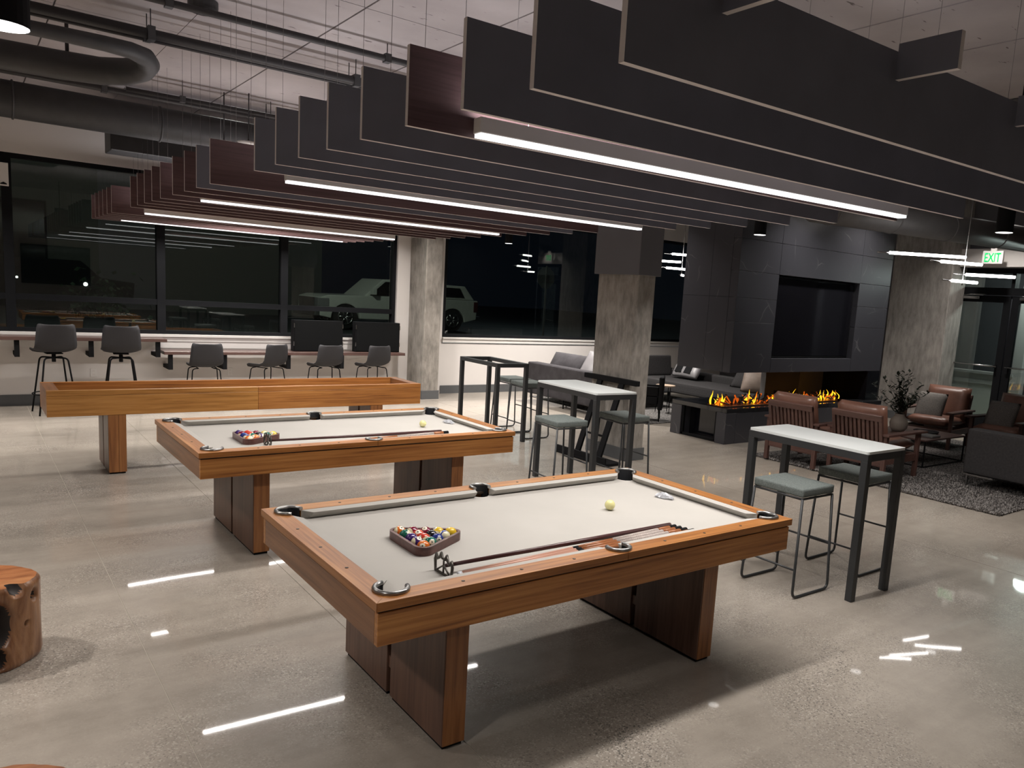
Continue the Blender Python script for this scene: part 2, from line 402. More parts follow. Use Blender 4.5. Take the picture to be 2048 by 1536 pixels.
def add_tube(bm, pts, r, seg=10, closed=False, radii=None, caps=True):
    pts = [Vector(p) for p in pts]
    n = len(pts)
    rings = []
    up = None
    for i, p in enumerate(pts):
        if closed:
            t = (pts[(i + 1) % n] - pts[i - 1])
        elif i == 0:
            t = pts[1] - pts[0]
        elif i == n - 1:
            t = pts[-1] - pts[-2]
        else:
            t = (pts[i + 1] - pts[i]).normalized() + (pts[i] - pts[i - 1]).normalized()
        t.normalize()
        if up is None:
            up = Vector((0, 0, 1)) if abs(t.z) < 0.9 else Vector((1, 0, 0))
        a = up - t * up.dot(t)
        if a.length < 1e-5:
            a = Vector((1, 0, 0)) - t * t.x
        a.normalize(); up = a
        b = t.cross(a)
        rr = radii[i] if radii else r
        rings.append([bm.verts.new(p + a * (rr * math.cos(2 * PI * k / seg)) + b * (rr * math.sin(2 * PI * k / seg))) for k in range(seg)])
    m = n if closed else n - 1
    for i in range(m):
        A, B = rings[i], rings[(i + 1) % n]
        for k in range(seg):
            f = bm.faces.new((A[k], A[(k + 1) % seg], B[(k + 1) % seg], B[k])); f.smooth = True
    if caps and not closed:
        bm.faces.new(list(reversed(rings[0]))); bm.faces.new(rings[-1])
def tube(pts, r, seg=10, closed=False, radii=None):
    bm = bm_new(); add_tube(bm, pts, r, seg, closed, radii); return bm
def bend(pts, rad=0.03, n=4):
    """round the inner corners of a polyline"""
    P_ = [Vector(p) for p in pts]
    out = [P_[0]]
    for i in range(1, len(P_) - 1):
        a, b, c = P_[i - 1], P_[i], P_[i + 1]
        d1 = (a - b); d2 = (c - b)
        r = min(rad, d1.length * 0.45, d2.length * 0.45)
        p, q = b + d1.normalized() * r, b + d2.normalized() * r
        for k in range(n + 1):
            t = k / n
            out.append(p * (1 - t) ** 2 + b * 2 * t * (1 - t) + q * t * t)
    out.append(P_[-1])
    return out
def add_lathe(bm, prof, seg=24, c=(0, 0, 0), smooth=True):
    rings = []
    for r, z in prof:
        if r < 1e-6:
            rings.append([bm.verts.new((c[0], c[1], c[2] + z))])
        else:
            rings.append([bm.verts.new((c[0] + r * math.cos(2 * PI * k / seg), c[1] + r * math.sin(2 * PI * k / seg), c[2] + z)) for k in range(seg)])
    for A, B in zip(rings, rings[1:]):
        for k in range(seg):
            k2 = (k + 1) % seg
            if len(A) == 1 and len(B) == 1:
                continue
            if len(A) == 1:
                f = bm.faces.new((A[0], B[k2], B[k]))
            elif len(B) == 1:
                f = bm.faces.new((A[k], A[k2], B[0]))
            else:
                f = bm.faces.new((A[k], A[k2], B[k2], B[k]))
            f.smooth = smooth
def lathe(prof, seg=24, c=(0, 0, 0), smooth=True):
    bm = bm_new(); add_lathe(bm, prof, seg, c, smooth)
    bmesh.ops.recalc_face_normals(bm, faces=bm.faces)
    return bm
def cushion(sx, sy, sz, c=(0, 0, 0), n=10, p=4.0, puff=0.35, seed=0):
    """pillow: superellipse outline, fat in the middle"""
    bm = bm_new()
    rnd = random.Random(seed)
    top, bot = {}, {}
    for i in range(n + 1):
        for j in range(n + 1):
            u, v = i / n * 2 - 1, j / n * 2 - 1
            e = max(0.0, (1 - abs(u) ** p)) ** (1 / 2.4) * max(0.0, (1 - abs(v) ** p)) ** (1 / 2.4)
            h = sz / 2 * ((1 - puff) * e + puff * e * (1 - 0.5 * (u * u + v * v)))
            w = rnd.uniform(-1, 1) * 0.02 * sz
            x, y = c[0] + u * sx / 2, c[1] + v * sy / 2
            edge = i in (0, n) or j in (0, n)
            top[i, j] = bm.verts.new((x, y, c[2] + (0 if edge else h + w)))
            bot[i, j] = top[i, j] if edge else bm.verts.new((x, y, c[2] - h))
    for i in range(n):
        for j in range(n):
            f = bm.faces.new((top[i, j], top[i + 1, j], top[i + 1, j + 1], top[i, j + 1])); f.smooth = True
            q = (bot[i, j], bot[i, j + 1], bot[i + 1, j + 1], bot[i + 1, j])
            if len(set(q)) > 2:
                try:
                    f = bm.faces.new(q); f.smooth = True
                except ValueError:
                    pass
    return bm
def sphere(r, c=(0, 0, 0), u=20, v=12):
    prof = [(r * math.sin(PI * i / v), -r * math.cos(PI * i / v)) for i in range(v + 1)]
    prof[0] = (0, -r); prof[-1] = (0, r)
    return lathe(prof, u, c)
def xf(bm, mat):
    bmesh.ops.transform(bm, matrix=mat, verts=bm.verts); return bm
def rot(axis, ang):
    return Matrix.Rotation(ang, 4, axis)
def trn(x, y, z):
    return Matrix.Translation((x, y, z))
def mesh_of(bm, name, *mats):
    me = bpy.data.meshes.new(name)
    bm.to_mesh(me); bm.free()
    for m in mats:
        me.materials.append(m)
    return me
def obj(name, bm, mat, parent=None, loc=None):
    mats = mat if isinstance(mat, (list, tuple)) else [mat]
    me = bm if isinstance(bm, bpy.types.Mesh) else mesh_of(bm, name, *mats)
    o = bpy.data.objects.new(name, me)
    COL.objects.link(o)
    if parent:
        o.parent = parent
    if loc:
        o.location = loc
    return o
def tag(o, label, cat, group=None):
    o['label'] = label; o['category'] = cat
    if group:
        o['group'] = group
    return o
def thing(name, label, cat, loc=(0, 0, 0), rz=0.0, group=None):
    o = bpy.data.objects.new(name, None)
    o.empty_display_size = 0.1
    COL.objects.link(o)
    o.location = loc; o.rotation_euler = (0, 0, rz)
    return tag(o, label, cat, group)
def struct(name, bm, mat, label=None):
    o = obj(name, bm, mat); o['kind'] = 'structure'
    if label:
        o['label'] = label
    return o
def copy_tree(o, parent=None):
    c = o.copy(); COL.objects.link(c); c.parent = parent
    for ch in list(o.children):
        copy_tree(ch, c)
    return c
def dup(o, loc, rz, label, group=None):
    c = copy_tree(o); c.location = loc; c.rotation_euler = (0, 0, rz); c['label'] = label
    if group:
        c['group'] = group
    return c
def arc(cx, cy, r, a0, a1, n=8):
    return [(cx + r * math.cos(math.radians(a0 + (a1 - a0) * i / n)), cy + r * math.sin(math.radians(a0 + (a1 - a0) * i / n))) for i in range(n + 1)]
# ================================================================== SETTING
XL, XR, YF, YB, ZC = -6.0, 13.6, -6.5, 10.2, 4.2

# floor: slabs separated by filled control joints
fl = struct('floor', box(XL, XR + 3.5, YF, YB + 0.1, -0.2, -0.004), FILL, 'polished grey concrete floor with pale control joints')
xs = [XL, -0.455, 0.505, 5.3, 9.4, XR + 3.5]
for i in range(len(xs) - 1):
    for y0, y1 in ((YF, 2.1 - 4.2), (2.1 - 4.2, YB + 0.1)):
        obj('slab', box(xs[i] + 0.0025, xs[i + 1] - 0.0025, y0 + 0.003, y1 - 0.003, -0.003, 0.0), FLOOR, fl)

# ceiling: cast panels with open seams
ce = struct('ceiling', box(XL, XR + 3.5, YF, YB + 0.1, ZC + 0.02, ZC + 0.2), GREYW, 'board-cast concrete ceiling with dark seams')
PW, PL = 1.012, 2.06
pan = mesh_of(box(0.006, PW - 0.006, 0.006, PL - 0.006, 0, 0.05), 'panel', CEIL)
nx = int((XR + 3.5 - XL) / PW); ny = int((YB - YF) / PL)
for i in range(nx):
    for j in range(ny + 1):
        x = XL + 0.595 + i * PW - 0.02
        y = YB - PL * (j + 1) + 0.1
        if y < YF - PL:
            continue
        obj('panel', pan, None, ce, (x - XL * 0 if True else 0, y, ZC - 0.004 * ((i * 7 + j * 3) % 3)))

# walls
def wall(name, bm, mat, label):
    return struct(name, bm, mat, label)
bm = bm_new()
add_box(bm, XL, 4.94, YB, YB + 0.25, 0, 0.86)           # below the left windows
add_box(bm, 4.94, 5.86, YB, YB + 0.25, 0, ZC)           # pier behind the column
add_box(bm, 5.86, XR, YB, YB + 0.25, 0, 0.93)
add_box(bm, XL, 4.94, YB, YB + 0.25, 3.31, ZC)
add_box(bm, 5.86, XR, YB, YB + 0.25, 3.31, ZC)
wall('wall_back', bm, WHITE, 'white painted wall under and over the long night window')
bm = bm_new(); add_box(bm, XL - 0.2, XL, YF, YB + 0.25, 0, ZC)
wall('wall_left', bm, WHITE, 'plain white side wall')
bm = bm_new(); add_box(bm, XL, XR + 3.5, YF - 0.2, YF, 0, ZC)
wall('wall_front', bm, WHITE, 'plain white wall behind the viewer')
# right wall around the entrance
bm = bm_new()
add_box(bm, XR, XR + 0.2, 4.80, YB + 0.25, 0, ZC)
add_box(bm, XR, XR + 0.2, YF, 1.9, 0, ZC)
add_box(bm, XR, XR + 0.2, 1.9, 4.80, 2.90, ZC)
wall('wall_right', bm, GREYW, 'dark grey wall around the entrance doors')
# baseboards and sills
for nm, x0, x1 in (('baseboard_back', XL, 4.94), ('baseboard_back_right', 5.86, XR)):
    struct(nm, box(x0, x1, YB - 0.014, YB - 0.001, 0, 0.15), BASEB, 'dark grey baseboard along the window wall')
bm = bm_new()
add_box(bm, XL, 4.93, YB - 0.035, YB + 0.05, 0.965, 1.0)
add_box(bm, XL, 4.93, YB - 0.018, YB + 0.05, 0.90, 0.962)
add_box(bm, XL, 4.93, YB - 0.010, YB + 0.05, 0.80, 0.897)
struct('trim_1', bm, TRIMW, 'stepped white sill under the left windows')
bm = bm_new()
add_box(bm, 5.87, XR, YB - 0.035, YB + 0.05, 1.015, 1.045)
add_box(bm, 5.87, XR, YB - 0.018, YB + 0.05, 0.95, 1.012)
struct('trim_2', bm, TRIMW, 'stepped white sill under the right windows')

# windows
def window(n, x0, x1, z0, z1, transom, label):
    fw = 0.055
    bm = bm_new()
    add_box(bm, x0, x0 + fw, YB + 0.04, YB + 0.16, z0, z1); add_box(bm, x1 - fw, x1, YB + 0.04, YB + 0.16, z0, z1)
    add_box(bm, x0 + fw, x1 - fw, YB + 0.04, YB + 0.16, z0, z0 + fw); add_box(bm, x0 + fw, x1 - fw, YB + 0.04, YB + 0.16, z1 - fw, z1)
    wd = struct('window_%d' % n, bm, ALU, label)
    if transom:
        obj('transom', box(x0 + fw, x1 - fw, YB + 0.045, YB + 0.155, transom - 0.04, transom + 0.04), ALU, wd)
        obj('pane', box(x0 + fw, x1 - fw, YB + 0.098, YB + 0.104, z0 + fw, transom - 0.04), GLASS, wd)
        obj('pane', box(x0 + fw, x1 - fw, YB + 0.098, YB + 0.104, transom + 0.04, z1 - fw), GLASS, wd)
    else:
        obj('pane', box(x0 + fw, x1 - fw, YB + 0.098, YB + 0.104, z0 + fw, z1 - fw), GLASS, wd)
    return wd
ml = [-5.99, -4.18, -2.39, -0.585, 1.222, 3.004, 4.93]
for i in range(len(ml) - 1):
    window(i + 1, ml[i], ml[i + 1], 1.0, 3.31, 1.465, 'black framed night window above the long counter')
window(7, 5.88, 10.9, 1.045, 3.31, None, 'wide night window behind the grey sofa')
window(8, 10.9, 13.55, 1.045, 3.31, None, 'night window beside the fireplace')

# entrance doors in the right wall
def door_leaf(n, y0, y1, label):
    bm = bm_new(); s = 0.12
    add_box(bm, XR - 0.03, XR + 0.03, y0, y0 + s, 0.02, 2.42); add_box(bm, XR - 0.03, XR + 0.03, y1 - s, y1, 0.02, 2.42)
    add_box(bm, XR - 0.03, XR + 0.03, y0 + s, y1 - s, 2.30, 2.42); add_box(bm, XR - 0.03, XR + 0.03, y0 + s, y1 - s, 0.02, 0.24)
    d = struct('door_%d' % n, bm, ALU, label)
    obj('pane', box(XR - 0.004, XR + 0.004, y0 + s, y1 - s, 0.24, 2.30), GLASS, d)
    ph = obj('push_bar', tube([(XR - 0.10, y0 + 0.06, 1.165), (XR - 0.10, y1 - 0.06, 1.165)], 0.014, 8), CHROME, d)
    obj('bracket', box(XR - 0.11, XR - 0.03, y1 - 0.11, y1 - 0.08, 1.14, 1.19), ALU, ph)
    obj('bracket', box(XR - 0.11, XR - 0.03, y0 + 0.08, y0 + 0.11, 1.14, 1.19), ALU, ph)
    cl = obj('door_closer', box(XR - 0.09, XR - 0.03, y1 - 0.50, y1 - 0.14, 2.35, 2.40, 0.01), CHROME, d)
    obj('arm', tube([(XR - 0.07, y1 - 0.2, 2.41), (XR - 0.16, y1 - 0.38, 2.43), (XR - 0.05, y1 - 0.62, 2.44)], 0.009, 6), CHROME, cl)
    return d
door_leaf(1, 3.70, 4.72, 'black framed glass entrance door beside the concrete wall')
door_leaf(2, 2.66, 3.68, 'black framed glass entrance door at the picture edge')
bm = bm_new()
add_box(bm, XR - 0.05, XR + 0.12, 4.72, 4.80, 0, 2.90); add_box(bm, XR - 0.05, XR + 0.12, 1.9, 4.72, 2.43, 2.56)
add_box(bm, XR - 0.05, XR + 0.12, 1.9, 4.72, 2.82, 2.90); add_box(bm, XR - 0.05, XR + 0.12, 3.66, 3.72, 2.56, 2.82)
add_box(bm, XR - 0.05, XR + 0.12, 2.60, 2.66, 0, 2.56)
struct('trim_3', bm, ALU, 'black metal frame of the entrance')
obj('pane', box(XR, XR + 0.006, 3.72, 4.72, 2.56, 2.82), GLASS, bpy.data.objects['trim_3'])
obj('pane', box(XR, XR + 0.006, 1.9, 3.66, 2.56, 2.82), GLASS, bpy.data.objects['trim_3'])
# vestibule behind the doors
bm = bm_new()
add_box(bm, XR + 3.3, XR + 3.5, YF, YB, 0, ZC); add_box(bm, XR + 0.2, XR + 3.3, 6.3, 6.5, 0, ZC); add_box(bm, XR + 0.2, XR + 3.3, 0.2, 0.4, 0, ZC)
wall('wall_vestibule', bm, GREYW, 'dark vestibule wall behind the entrance doors')
bm = bm_new()
add_box(bm, XR + 1.4, XR + 1.55, 4.1, 6.2, 0.0, 0.92); add_box(bm, XR + 1.36, XR + 1.59, 4.06, 6.2, 0.92, 0.97); add_box(bm, XR + 1.385, XR + 1.4, 4.1, 6.2, 0.72, 0.80)
tag(obj('low_wall', bm, TRIMW), 'white panelled low wall seen through the entrance door', 'low wall')
tag(obj('white_post', box(XR + 1.38, XR + 1.58, 3.92, 4.10, 0, 3.4, 0.005), TRIMW), 'square white post seen through the entrance door', 'post')
tag(obj('white_post', box(XR + 2.3, XR + 2.55, 5.35, 5.65, 0, 3.4, 0.005), TRIMW), 'shaded square post deeper in the vestibule', 'post')
tag(obj('entry_ramp', prism_xz([(XR + 0.5, 0.001), (XR + 3.2, 0.001), (XR + 3.2, 0.35), (XR + 2.2, 0.35)], 2.4, 3.88), SLATE), 'grey ramp rising beyond the entrance door', 'ramp')
# white bulkhead and exit sign
struct('trim_4', box(XR - 0.35, XR - 0.01, 1.9, 4.78, 2.91, 3.22), WHITE, 'white bulkhead over the entrance')
ex = thing('exit_sign', 'illuminated sign reading EXIT in green above the entrance', 'sign', (XR - 0.58, 3.86, 2.95))
obj('housing', box(-0.03, 0.03, -0.17, 0.17, -0.01, 0.21, 0.008), TRIMW, ex)
obj('canopy', box(-0.02, 0.02, -0.05, 0.05, 0.21, 0.30, 0.01), TRIMW, ex)
obj('hanger_rod', tube([(0, 0, 0.3), (0, 0, ZC - 2.95)], 0.006, 6), WIRE, ex)
fc = bpy.data.curves.new('exit_text', 'FONT'); fc.body = 'EXIT'; fc.size = 0.215; fc.align_x = 'CENTER'; fc.extrude = 0.003; fc.offset = 0.001
fo = bpy.data.objects.new('exit_text_tmp', fc); COL.objects.link(fo)
dg = bpy.context.evaluated_depsgraph_get()
me = bpy.data.meshes.new_from_object(fo.evaluated_get(dg)); bpy.data.objects.remove(fo)
me.materials.clear(); me.materials.append(EXITM)
me.transform(Matrix.Scale(0.62, 4, (1, 0, 0)) )
me.transform(Matrix.Translation((-0.034, 0, 0.025)) @ rot('Z', -PI / 2) @ rot('X', PI / 2))
lt = obj('lettering', me, EXITM, ex); lt['label'] = 'green glowing letters EXIT'

# columns
def column(name, x0, x1, y0, y1, mat, label, skirt=0.15, z1=ZC):
    o = struct(name, box(x0, x1, y0, y1, 0, z1, 0.012, 1), mat, label)
    obj('baseboard', box(x0 - 0.012, x1 + 0.012, y0 - 0.012, y1 + 0.012, 0.001, skirt), BASEB, o)
    return o
column('column_1', 5.17, 5.48, 9.58, 10.19, CONC, 'weathered square concrete column by the end of the counter')
column('column_2', 5.149, 5.43, 4.29, 5.02, CONC, 'weathered concrete column behind the middle high table')
obj('dark_cladding', box(5.11, 5.47, 4.25, 5.06, 2.22, ZC - 0.012, 0.004, 1), GREYW, bpy.data.objects['column_2'])
column('column_3', 13.0, 13.55, 4.52, 5.66, CONC2, 'broad concrete column between fireplace and entrance')

# ------------------------------------------------------------------ outside
struct('ground', box(-30, 45, 10.5, 60, 0.3, 0.62), ASPH, 'dark street outside the windows')
bo = thing('street_building', 'pale rendered building across the street, seen through the left windows', 'building', (0, 26, 0.62))
obj('wall', box(-9.0, 2.4, 0, 4, 0, 4.8), BRICKO, bo)
obj('wall', box(2.4, 4.2, 0.6, 4, 0, 4.8), GREYW, bo)
obj('wall', box(4.2, 9.5, 0, 4, 0, 4.8), BRICKO, bo)
obj('roof', box(-9.3, 9.8, -0.2, 4.2, 4.8, 5.1), ALU, bo)
sc = obj('shop_window', box(-2.2, 1.0, -0.06, -0.005, 1.0, 3.1), SCREEN, bo)
obj('frame', box(-2.26, 1.06, -0.03, -0.004, 0.94, 3.16), ALU, sc)
sh = bm_new(); rnd = random.Random(3)
for k in range(420):
    a, b_, c_ = rnd.gauss(0, 0.4), rnd.gauss(0, 0.3), abs(rnd.gauss(0, 0.40))
    d = 0.09
    p = Vector((a, b_, c_ + 0.1)); q1 = Vector((rnd.uniform(-d, d), rnd.uniform(-d, d), rnd.uniform(-d, d))); q2 = Vector((rnd.uniform(-d, d), rnd.uniform(-d, d), rnd.uniform(-d, d)))
    sh.faces.new([sh.verts.new(p), sh.verts.new(p + q1), sh.verts.new(p + q1 + q2), sh.verts.new(p + q2)])
hs = thing('street_shrub', 'dark leafy shrub outside the left window', 'shrub', (1.75, 20.5, 0.62))
fo_ = obj('foliage', sh, HEDGE, hs); fo_['kind'] = 'stuff'
obj('stem', tube([(0, 0, 0), (0.03, 0, 0.5)], 0.04, 6), STEM, hs)
# far headlights of a parked car
fcar = thing('far_car', 'distant car with one bright headlight outside the left window', 'car', (0.75, 24.4, 0.62), 0.0)
obj('body', prism_xz([(-2.2, 0.35), (2.2, 0.35), (2.25, 0.9), (1.4, 1.0), (0.9, 1.45), (-1.0, 1.45), (-1.7, 0.98), (-2.25, 0.9)], -0.85, 0.85, 0.05), ALU, fcar)
obj('headlight', sphere(0.055, (1.0, -0.86, 0.80), 10, 6), HEAD, fcar)
obj('headlight', sphere(0.03, (-0.6, -0.86, 0.90), 8, 6), HEAD, fcar)
for dx in (-1.4, 1.4):
    obj('wheel', tube([(dx, -0.9, 0.33), (dx, -0.68, 0.33)], 0.33, 16), TYRE, fcar)
# traffic sign seen from behind
ts = thing('traffic_sign', 'octagonal traffic sign on a post seen from behind outside the window', 'sign', (13.13, 17.0, 0.62))
obj('sign_plate', prism_xz([(0.34 * math.cos(PI / 8 + k * PI / 4), 1.84 + 0.34 * math.sin(PI / 8 + k * PI / 4)) for k in range(8)], -0.006, 0.006), plain('sign_back', (0.3, 0.3, 0.3), 0.4, 0.5), ts)
obj('post', box(-0.025, 0.025, -0.04, -0.008, 0, 2.2), WIRE, ts)
# ------------------------------------------------------------------ pickup truck outside
tk = thing('pickup_truck', 'white pickup truck with a canopy parked outside the window', 'truck', (0, 18.5, 0.64))
def side(pts, y0, y1, bev=0.03):
    return prism_xz(pts, y0, y1, bev)
def wheel_arch(cx, r, z0, n=10):
    return [(cx - r * math.cos(PI * k / n), z0 + r * math.sin(PI * k / n) * 0.98) for k in range(n + 1)]
FWX, RWX, TZ = 7.40, 10.80, 0.30
low = [(6.66, 0.36)] + wheel_arch(FWX, 0.42, 0.30) + wheel_arch(RWX, 0.42, 0.30) + [(11.62, 0.40), (11.66, 0.98), (9.2, 0.98), (8.1, 0.96), (6.90, 0.93), (6.68, 0.86)]
obj('body', side(low, 0.0, 1.75), TRUCKW, tk)
obj('cab', side([(7.95, 0.93), (8.55, 1.45), (9.62, 1.47), (9.70, 0.97)], 0.10, 1.65, 0.04), TRUCKW, tk)
obj('canopy', side([(9.76, 0.985), (9.80, 1.42), (11.25, 1.40), (11.60, 0.985)], 0.10, 1.65, 0.05), TRUCKW, tk)
for pts, nm in (([(8.14, 0.98), (8.60, 1.38), (8.98, 1.39), (8.98, 0.98)], 'side_window'), ([(9.05, 0.98), (9.05, 1.39), (9.52, 1.39), (9.58, 0.98)], 'side_window'), ([(9.90, 1.05), (9.92, 1.34), (11.05, 1.33), (11.22, 1.05)], 'canopy_window')):
    obj(nm, prism_xz(pts, 0.075, 0.10), SCREEN, tk)
obj('mirror', box(8.12, 8.24, -0.16, 0.02, 1.00, 1.16, 0.02), TRUCKW, tk)
for cx in (FWX, RWX):
    for y0 in (0.02, 1.5):
        wh = obj('wheel', tube([(cx, y0, 0.35), (cx, y0 + 0.22, 0.35)], 0.34, 24), TYRE, tk)
        bm = bm_new()
        for k in range(6):
            a = k * PI / 3
            add_tube(bm, [(cx, y0 - 0.01, 0.35), (cx + 0.2 * math.cos(a), y0 - 0.005, 0.35 + 0.2 * math.sin(a))], 0.032, 6)
        add_tube(bm, [(cx + 0.21 * math.cos(k * PI / 10), y0 - 0.004, 0.35 + 0.21 * math.sin(k * PI / 10)) for k in range(20)], 0.018, 6, True)
        obj('rim', bm, CHROME, wh)
obj('grille', box(6.60, 6.67, 0.25, 1.5, 0.52, 0.84, 0.01), CHROME, tk)
obj('headlight', box(6.60, 6.92, -0.012, 0.25, 0.62, 0.84, 0.02), plain('headlight_lens', (0.5, 0.5, 0.5), 0.1, 0.6), tk)
obj('bumper', box(6.52, 6.72, 0.02, 1.73, 0.34, 0.50, 0.03), CHROME, tk)
obj('tail_light', box(11.52, 11.67, -0.012, 0.14, 0.62, 0.94, 0.02), plain('tail_lens', (0.08, 0.02, 0.02), 0.2), tk)
obj('rear_bumper', box(11.62, 11.80, 0.05, 1.7, 0.36, 0.50, 0.03), CHROME, tk)

# ================================================================== CEILING SERVICES
ZB, BH = 2.55, 0.31
BROT = -0.03
bl = [-0.767, -0.345, 0.086, 0.527, 0.977, 1.382, 1.784, 2.166, 2.564, 3.62, 4.02, 4.41, 4.84, 5.34, 5.72, 6.08, 6.45, 6.84, 8.10, 8.44, 8.78, 9.11, 9.44, 9.78]
ordn = ['first', 'second', 'third', 'fourth', 'fifth', 'sixth', 'seventh', 'eighth', 'ninth', 'tenth', 'eleventh', 'twelfth', 'thirteenth', 'fourteenth', 'fifteenth', 'sixteenth', 'seventeenth', 'eighteenth', 'nineteenth', 'twentieth', 'twenty-first', 'twenty-second', 'twenty-third', 'twenty-fourth']
def baffle_mesh(face):
    L_, th = 3.52, 0.024
    bm = bm_new()
    add_box(bm, 0, L_, -th / 2, th / 2, 0, BH)
    for f in bm.faces:
        n = f.normal
        f.normal_update()
        f.material_index = 1 if abs(f.normal.y) < 0.5 else 0
    return mesh_of(bm, 'ceiling_baffle', face, BAFE)
bm_w, bm_c = baffle_mesh(BAF), baffle_mesh(BAFD)
wire_me = mesh_of(tube([(0, 0, 0), (0, 0, ZC - ZB - BH)], 0.0014, 4), 'hanger_wire', WIRE)
for i, y in enumerate(bl):
    red = i in (3, 9) or i > 10
    o = obj('ceiling_baffle', bm_w if red else bm_c, None, None, (0.31 + 0.0 * i, y, ZB))
    o.rotation_euler = (0, 0, BROT if i < 14 else BROT * 0.3)
    tag(o, ('reddish brown' if red else 'dark charcoal') + ' hanging ceiling baffle, ' + ordn[i] + ' from the camera', 'ceiling baffle', 'ceiling baffles')
    hw_ = 0.62 if abs(y - 9.05) < 0.3 or 9.4 < y < 10 else 1.0
    for wx in (0.5, 3.0):
        obj('hanger_wire', wire_me, None, o, (wx, 0, BH)).scale = (1, 1, (0.51 if abs(y - 9.05) < 0.3 else 0.42) if hw_ < 1 else 1.0)
# stub fins on the nearest baffle
for k, x in enumerate((0.655, 1.555, 2.47)):
    o = obj('stub_fin', box(x - 0.012, x + 0.012, -1.06, -0.80 - 0.03 * (x - 0.31), 2.752, 2.875), [BAFD])
    o.data.materials.append(BAFE)
    for p in o.data.polygons:
        if abs(p.normal.x) < 0.5:
            p.material_index = 1
    tag(o, ('leftmost', 'middle', 'rightmost')[k] + ' short dark fin sticking out of the nearest ceiling baffle', 'fin', 'fins on the nearest baffle')

# linear LED lamps between the baffles
leds = [(0.595, 0.455, 3.09, -0.055, 'nearest'), (0.617, 2.93, 3.12, -0.042, 'second nearest'), (0.60, 5.16, 3.06, -0.045, 'third nearest'), (0.59, 7.74, 3.12, 0.012, 'fourth nearest'), (0.625, 9.60, 3.07, 0.0, 'farthest')]
for x, y, ln, a, nm in leds:
    t = thing('linear_lamp', 'slim white linear lamp under the ceiling baffles, ' + nm + ' of the five', 'lamp', (x, y, 2.55), a, 'linear lamps under the baffles')
    obj('housing', box(0, ln, -0.032, 0.032, 0.012, 0.075, 0.003, 1), TRIMW, t)
    df = obj('diffuser', box(0.006, ln - 0.006, -0.028, 0.028, -0.004, 0.012), LEDM, t)
    light('linear_lamp_light', 'AREA', (ln / 2, 0, -0.006), LED_WATT, (1.0, 0.95, 0.90), (ln - 0.02, 0.05), None, math.radians(152), t)
    light('linear_lamp_uplight', 'AREA', (ln / 2, 0, 0.08), LED_UP, (1.0, 0.95, 0.96), (ln - 0.02, 0.05), (PI, 0, 0), None, t)
    for wx in (0.25, ln - 0.25):
        obj('hanger_wire', tube([(wx, 0, 0.075), (wx, 0, (ZC if y < 9 else 3.42) - 2.55)], 0.0014, 4), WIRE, t)

# cylinder downlights (the out-of-frame and high ones are added to light the room)
def downlight(x, y, z0, r, h, label, power=None):
    t = thing('cylinder_downlight', label, 'lamp', (x, y, z0), 0, 'black cylinder downlights')
    obj('shade', lathe([(r, 0), (r, h), (0, h)], 24, smooth=False), BLKD, t)
    obj('disc', lathe([(0, 0.012), (r - 0.004, 0.012), (r - 0.004, 0.0), (0, 0.0)], 24, smooth=False), CANM, t)
    obj('hanger_rod', tube([(0, 0, h), (0, 0, ZC - z0)], 0.008, 6), BLKD, t)
    light('downlight_beam', 'AREA', (0, 0, -0.004), power or CAN_WATT, (1.0, 0.94, 0.88), (r * 1.6, r * 1.6), None, math.radians(120), t)
downlight(5.69, 3.03, 2.70, 0.065, 0.30, 'black cylinder downlight in front of the fireplace')
downlight(6.6, 0.93, 2.76, 0.075, 0.34, 'black cylinder downlight left of the exit sign')
downlight(5.85, 8.13, 2.70, 0.06, 0.24, 'small cylinder downlight above the sofa by the window')
downlight(-0.915, 2.55, 3.07, 0.12, 0.42, 'large black cylinder lamp cut off at the upper left corner', 12.0)
for x, y, lb, pw in [(-2.4, -1.0, 'left behind the camera', 46.0), (-2.4, 2.6, 'left of the near stump stools', 46.0), (-2.4, 7.2, 'far left by the bar counter', 40.0), (1.2, -3.2, 'right behind the camera', None), (4.6, -2.6, 'right of the camera', 6.0), (7.6, -1.4, 'far right of the camera', 6.0)]:  # unseen lamps added out of frame to raise the room light
    downlight(x, y, 3.05, 0.12, 0.42, 'black cylinder lamp added outside the picture as room light, ' + lb, pw)
for x, y, lb in ((-1.6, 8.6, 'left end of the bar counter'), (2.2, 8.6, 'middle of the window counters'), (4.3, 8.6, 'right end of the low counter'), (7.9, 8.6, 'velvet sofa'), (6.6, 6.4, 'bare high table frame'), (8.9, 6.6, 'chaise'), (8.6, 4.0, 'hearth'), (10.3, 3.9, 'leather armchairs'), (12.2, 3.6, 'entrance')):  # lamps added high up to brighten the window wall and lounges
    downlight(x, y, 3.66 if x < 10 else 3.86, 0.09, 0.3, 'black cylinder downlight added as fill light high above the ' + lb, (150.0 if x > 5 else 62.0) if y > 8 else (24.0 if x < 9 else 36.0))
def dome(x, y, z, r, label):
    t = thing('dome_lamp', label, 'lamp', (x, y, z), 0, 'small dome lamps above the baffles')
    obj('bowl', lathe([(0, -r * 0.55), (r * 0.6, -r * 0.45), (r, 0), (0, 0.002)], 20), TRIMW, t)
    obj('stem', tube([(0, 0, 0), (0, 0, ZC - z)], 0.008, 8), DUCT, t)
dome(1.625, 8.42, 3.6, 0.12, 'small white dome fixture behind the middle baffles, left of two')
dome(1.86, 8.18, 3.6, 0.14, 'small white dome fixture behind the middle baffles, right of two')
t = thing('ceiling_disc', 'flat pale disc fixture on the concrete ceiling', 'light fixture', (0.60, 5.05, ZC - 0.09))
obj('rim', lathe([(0.115, 0.0), (0.12, 0.02), (0.12, 0.085), (0, 0.085)], 28, smooth=False), DUCT, t)
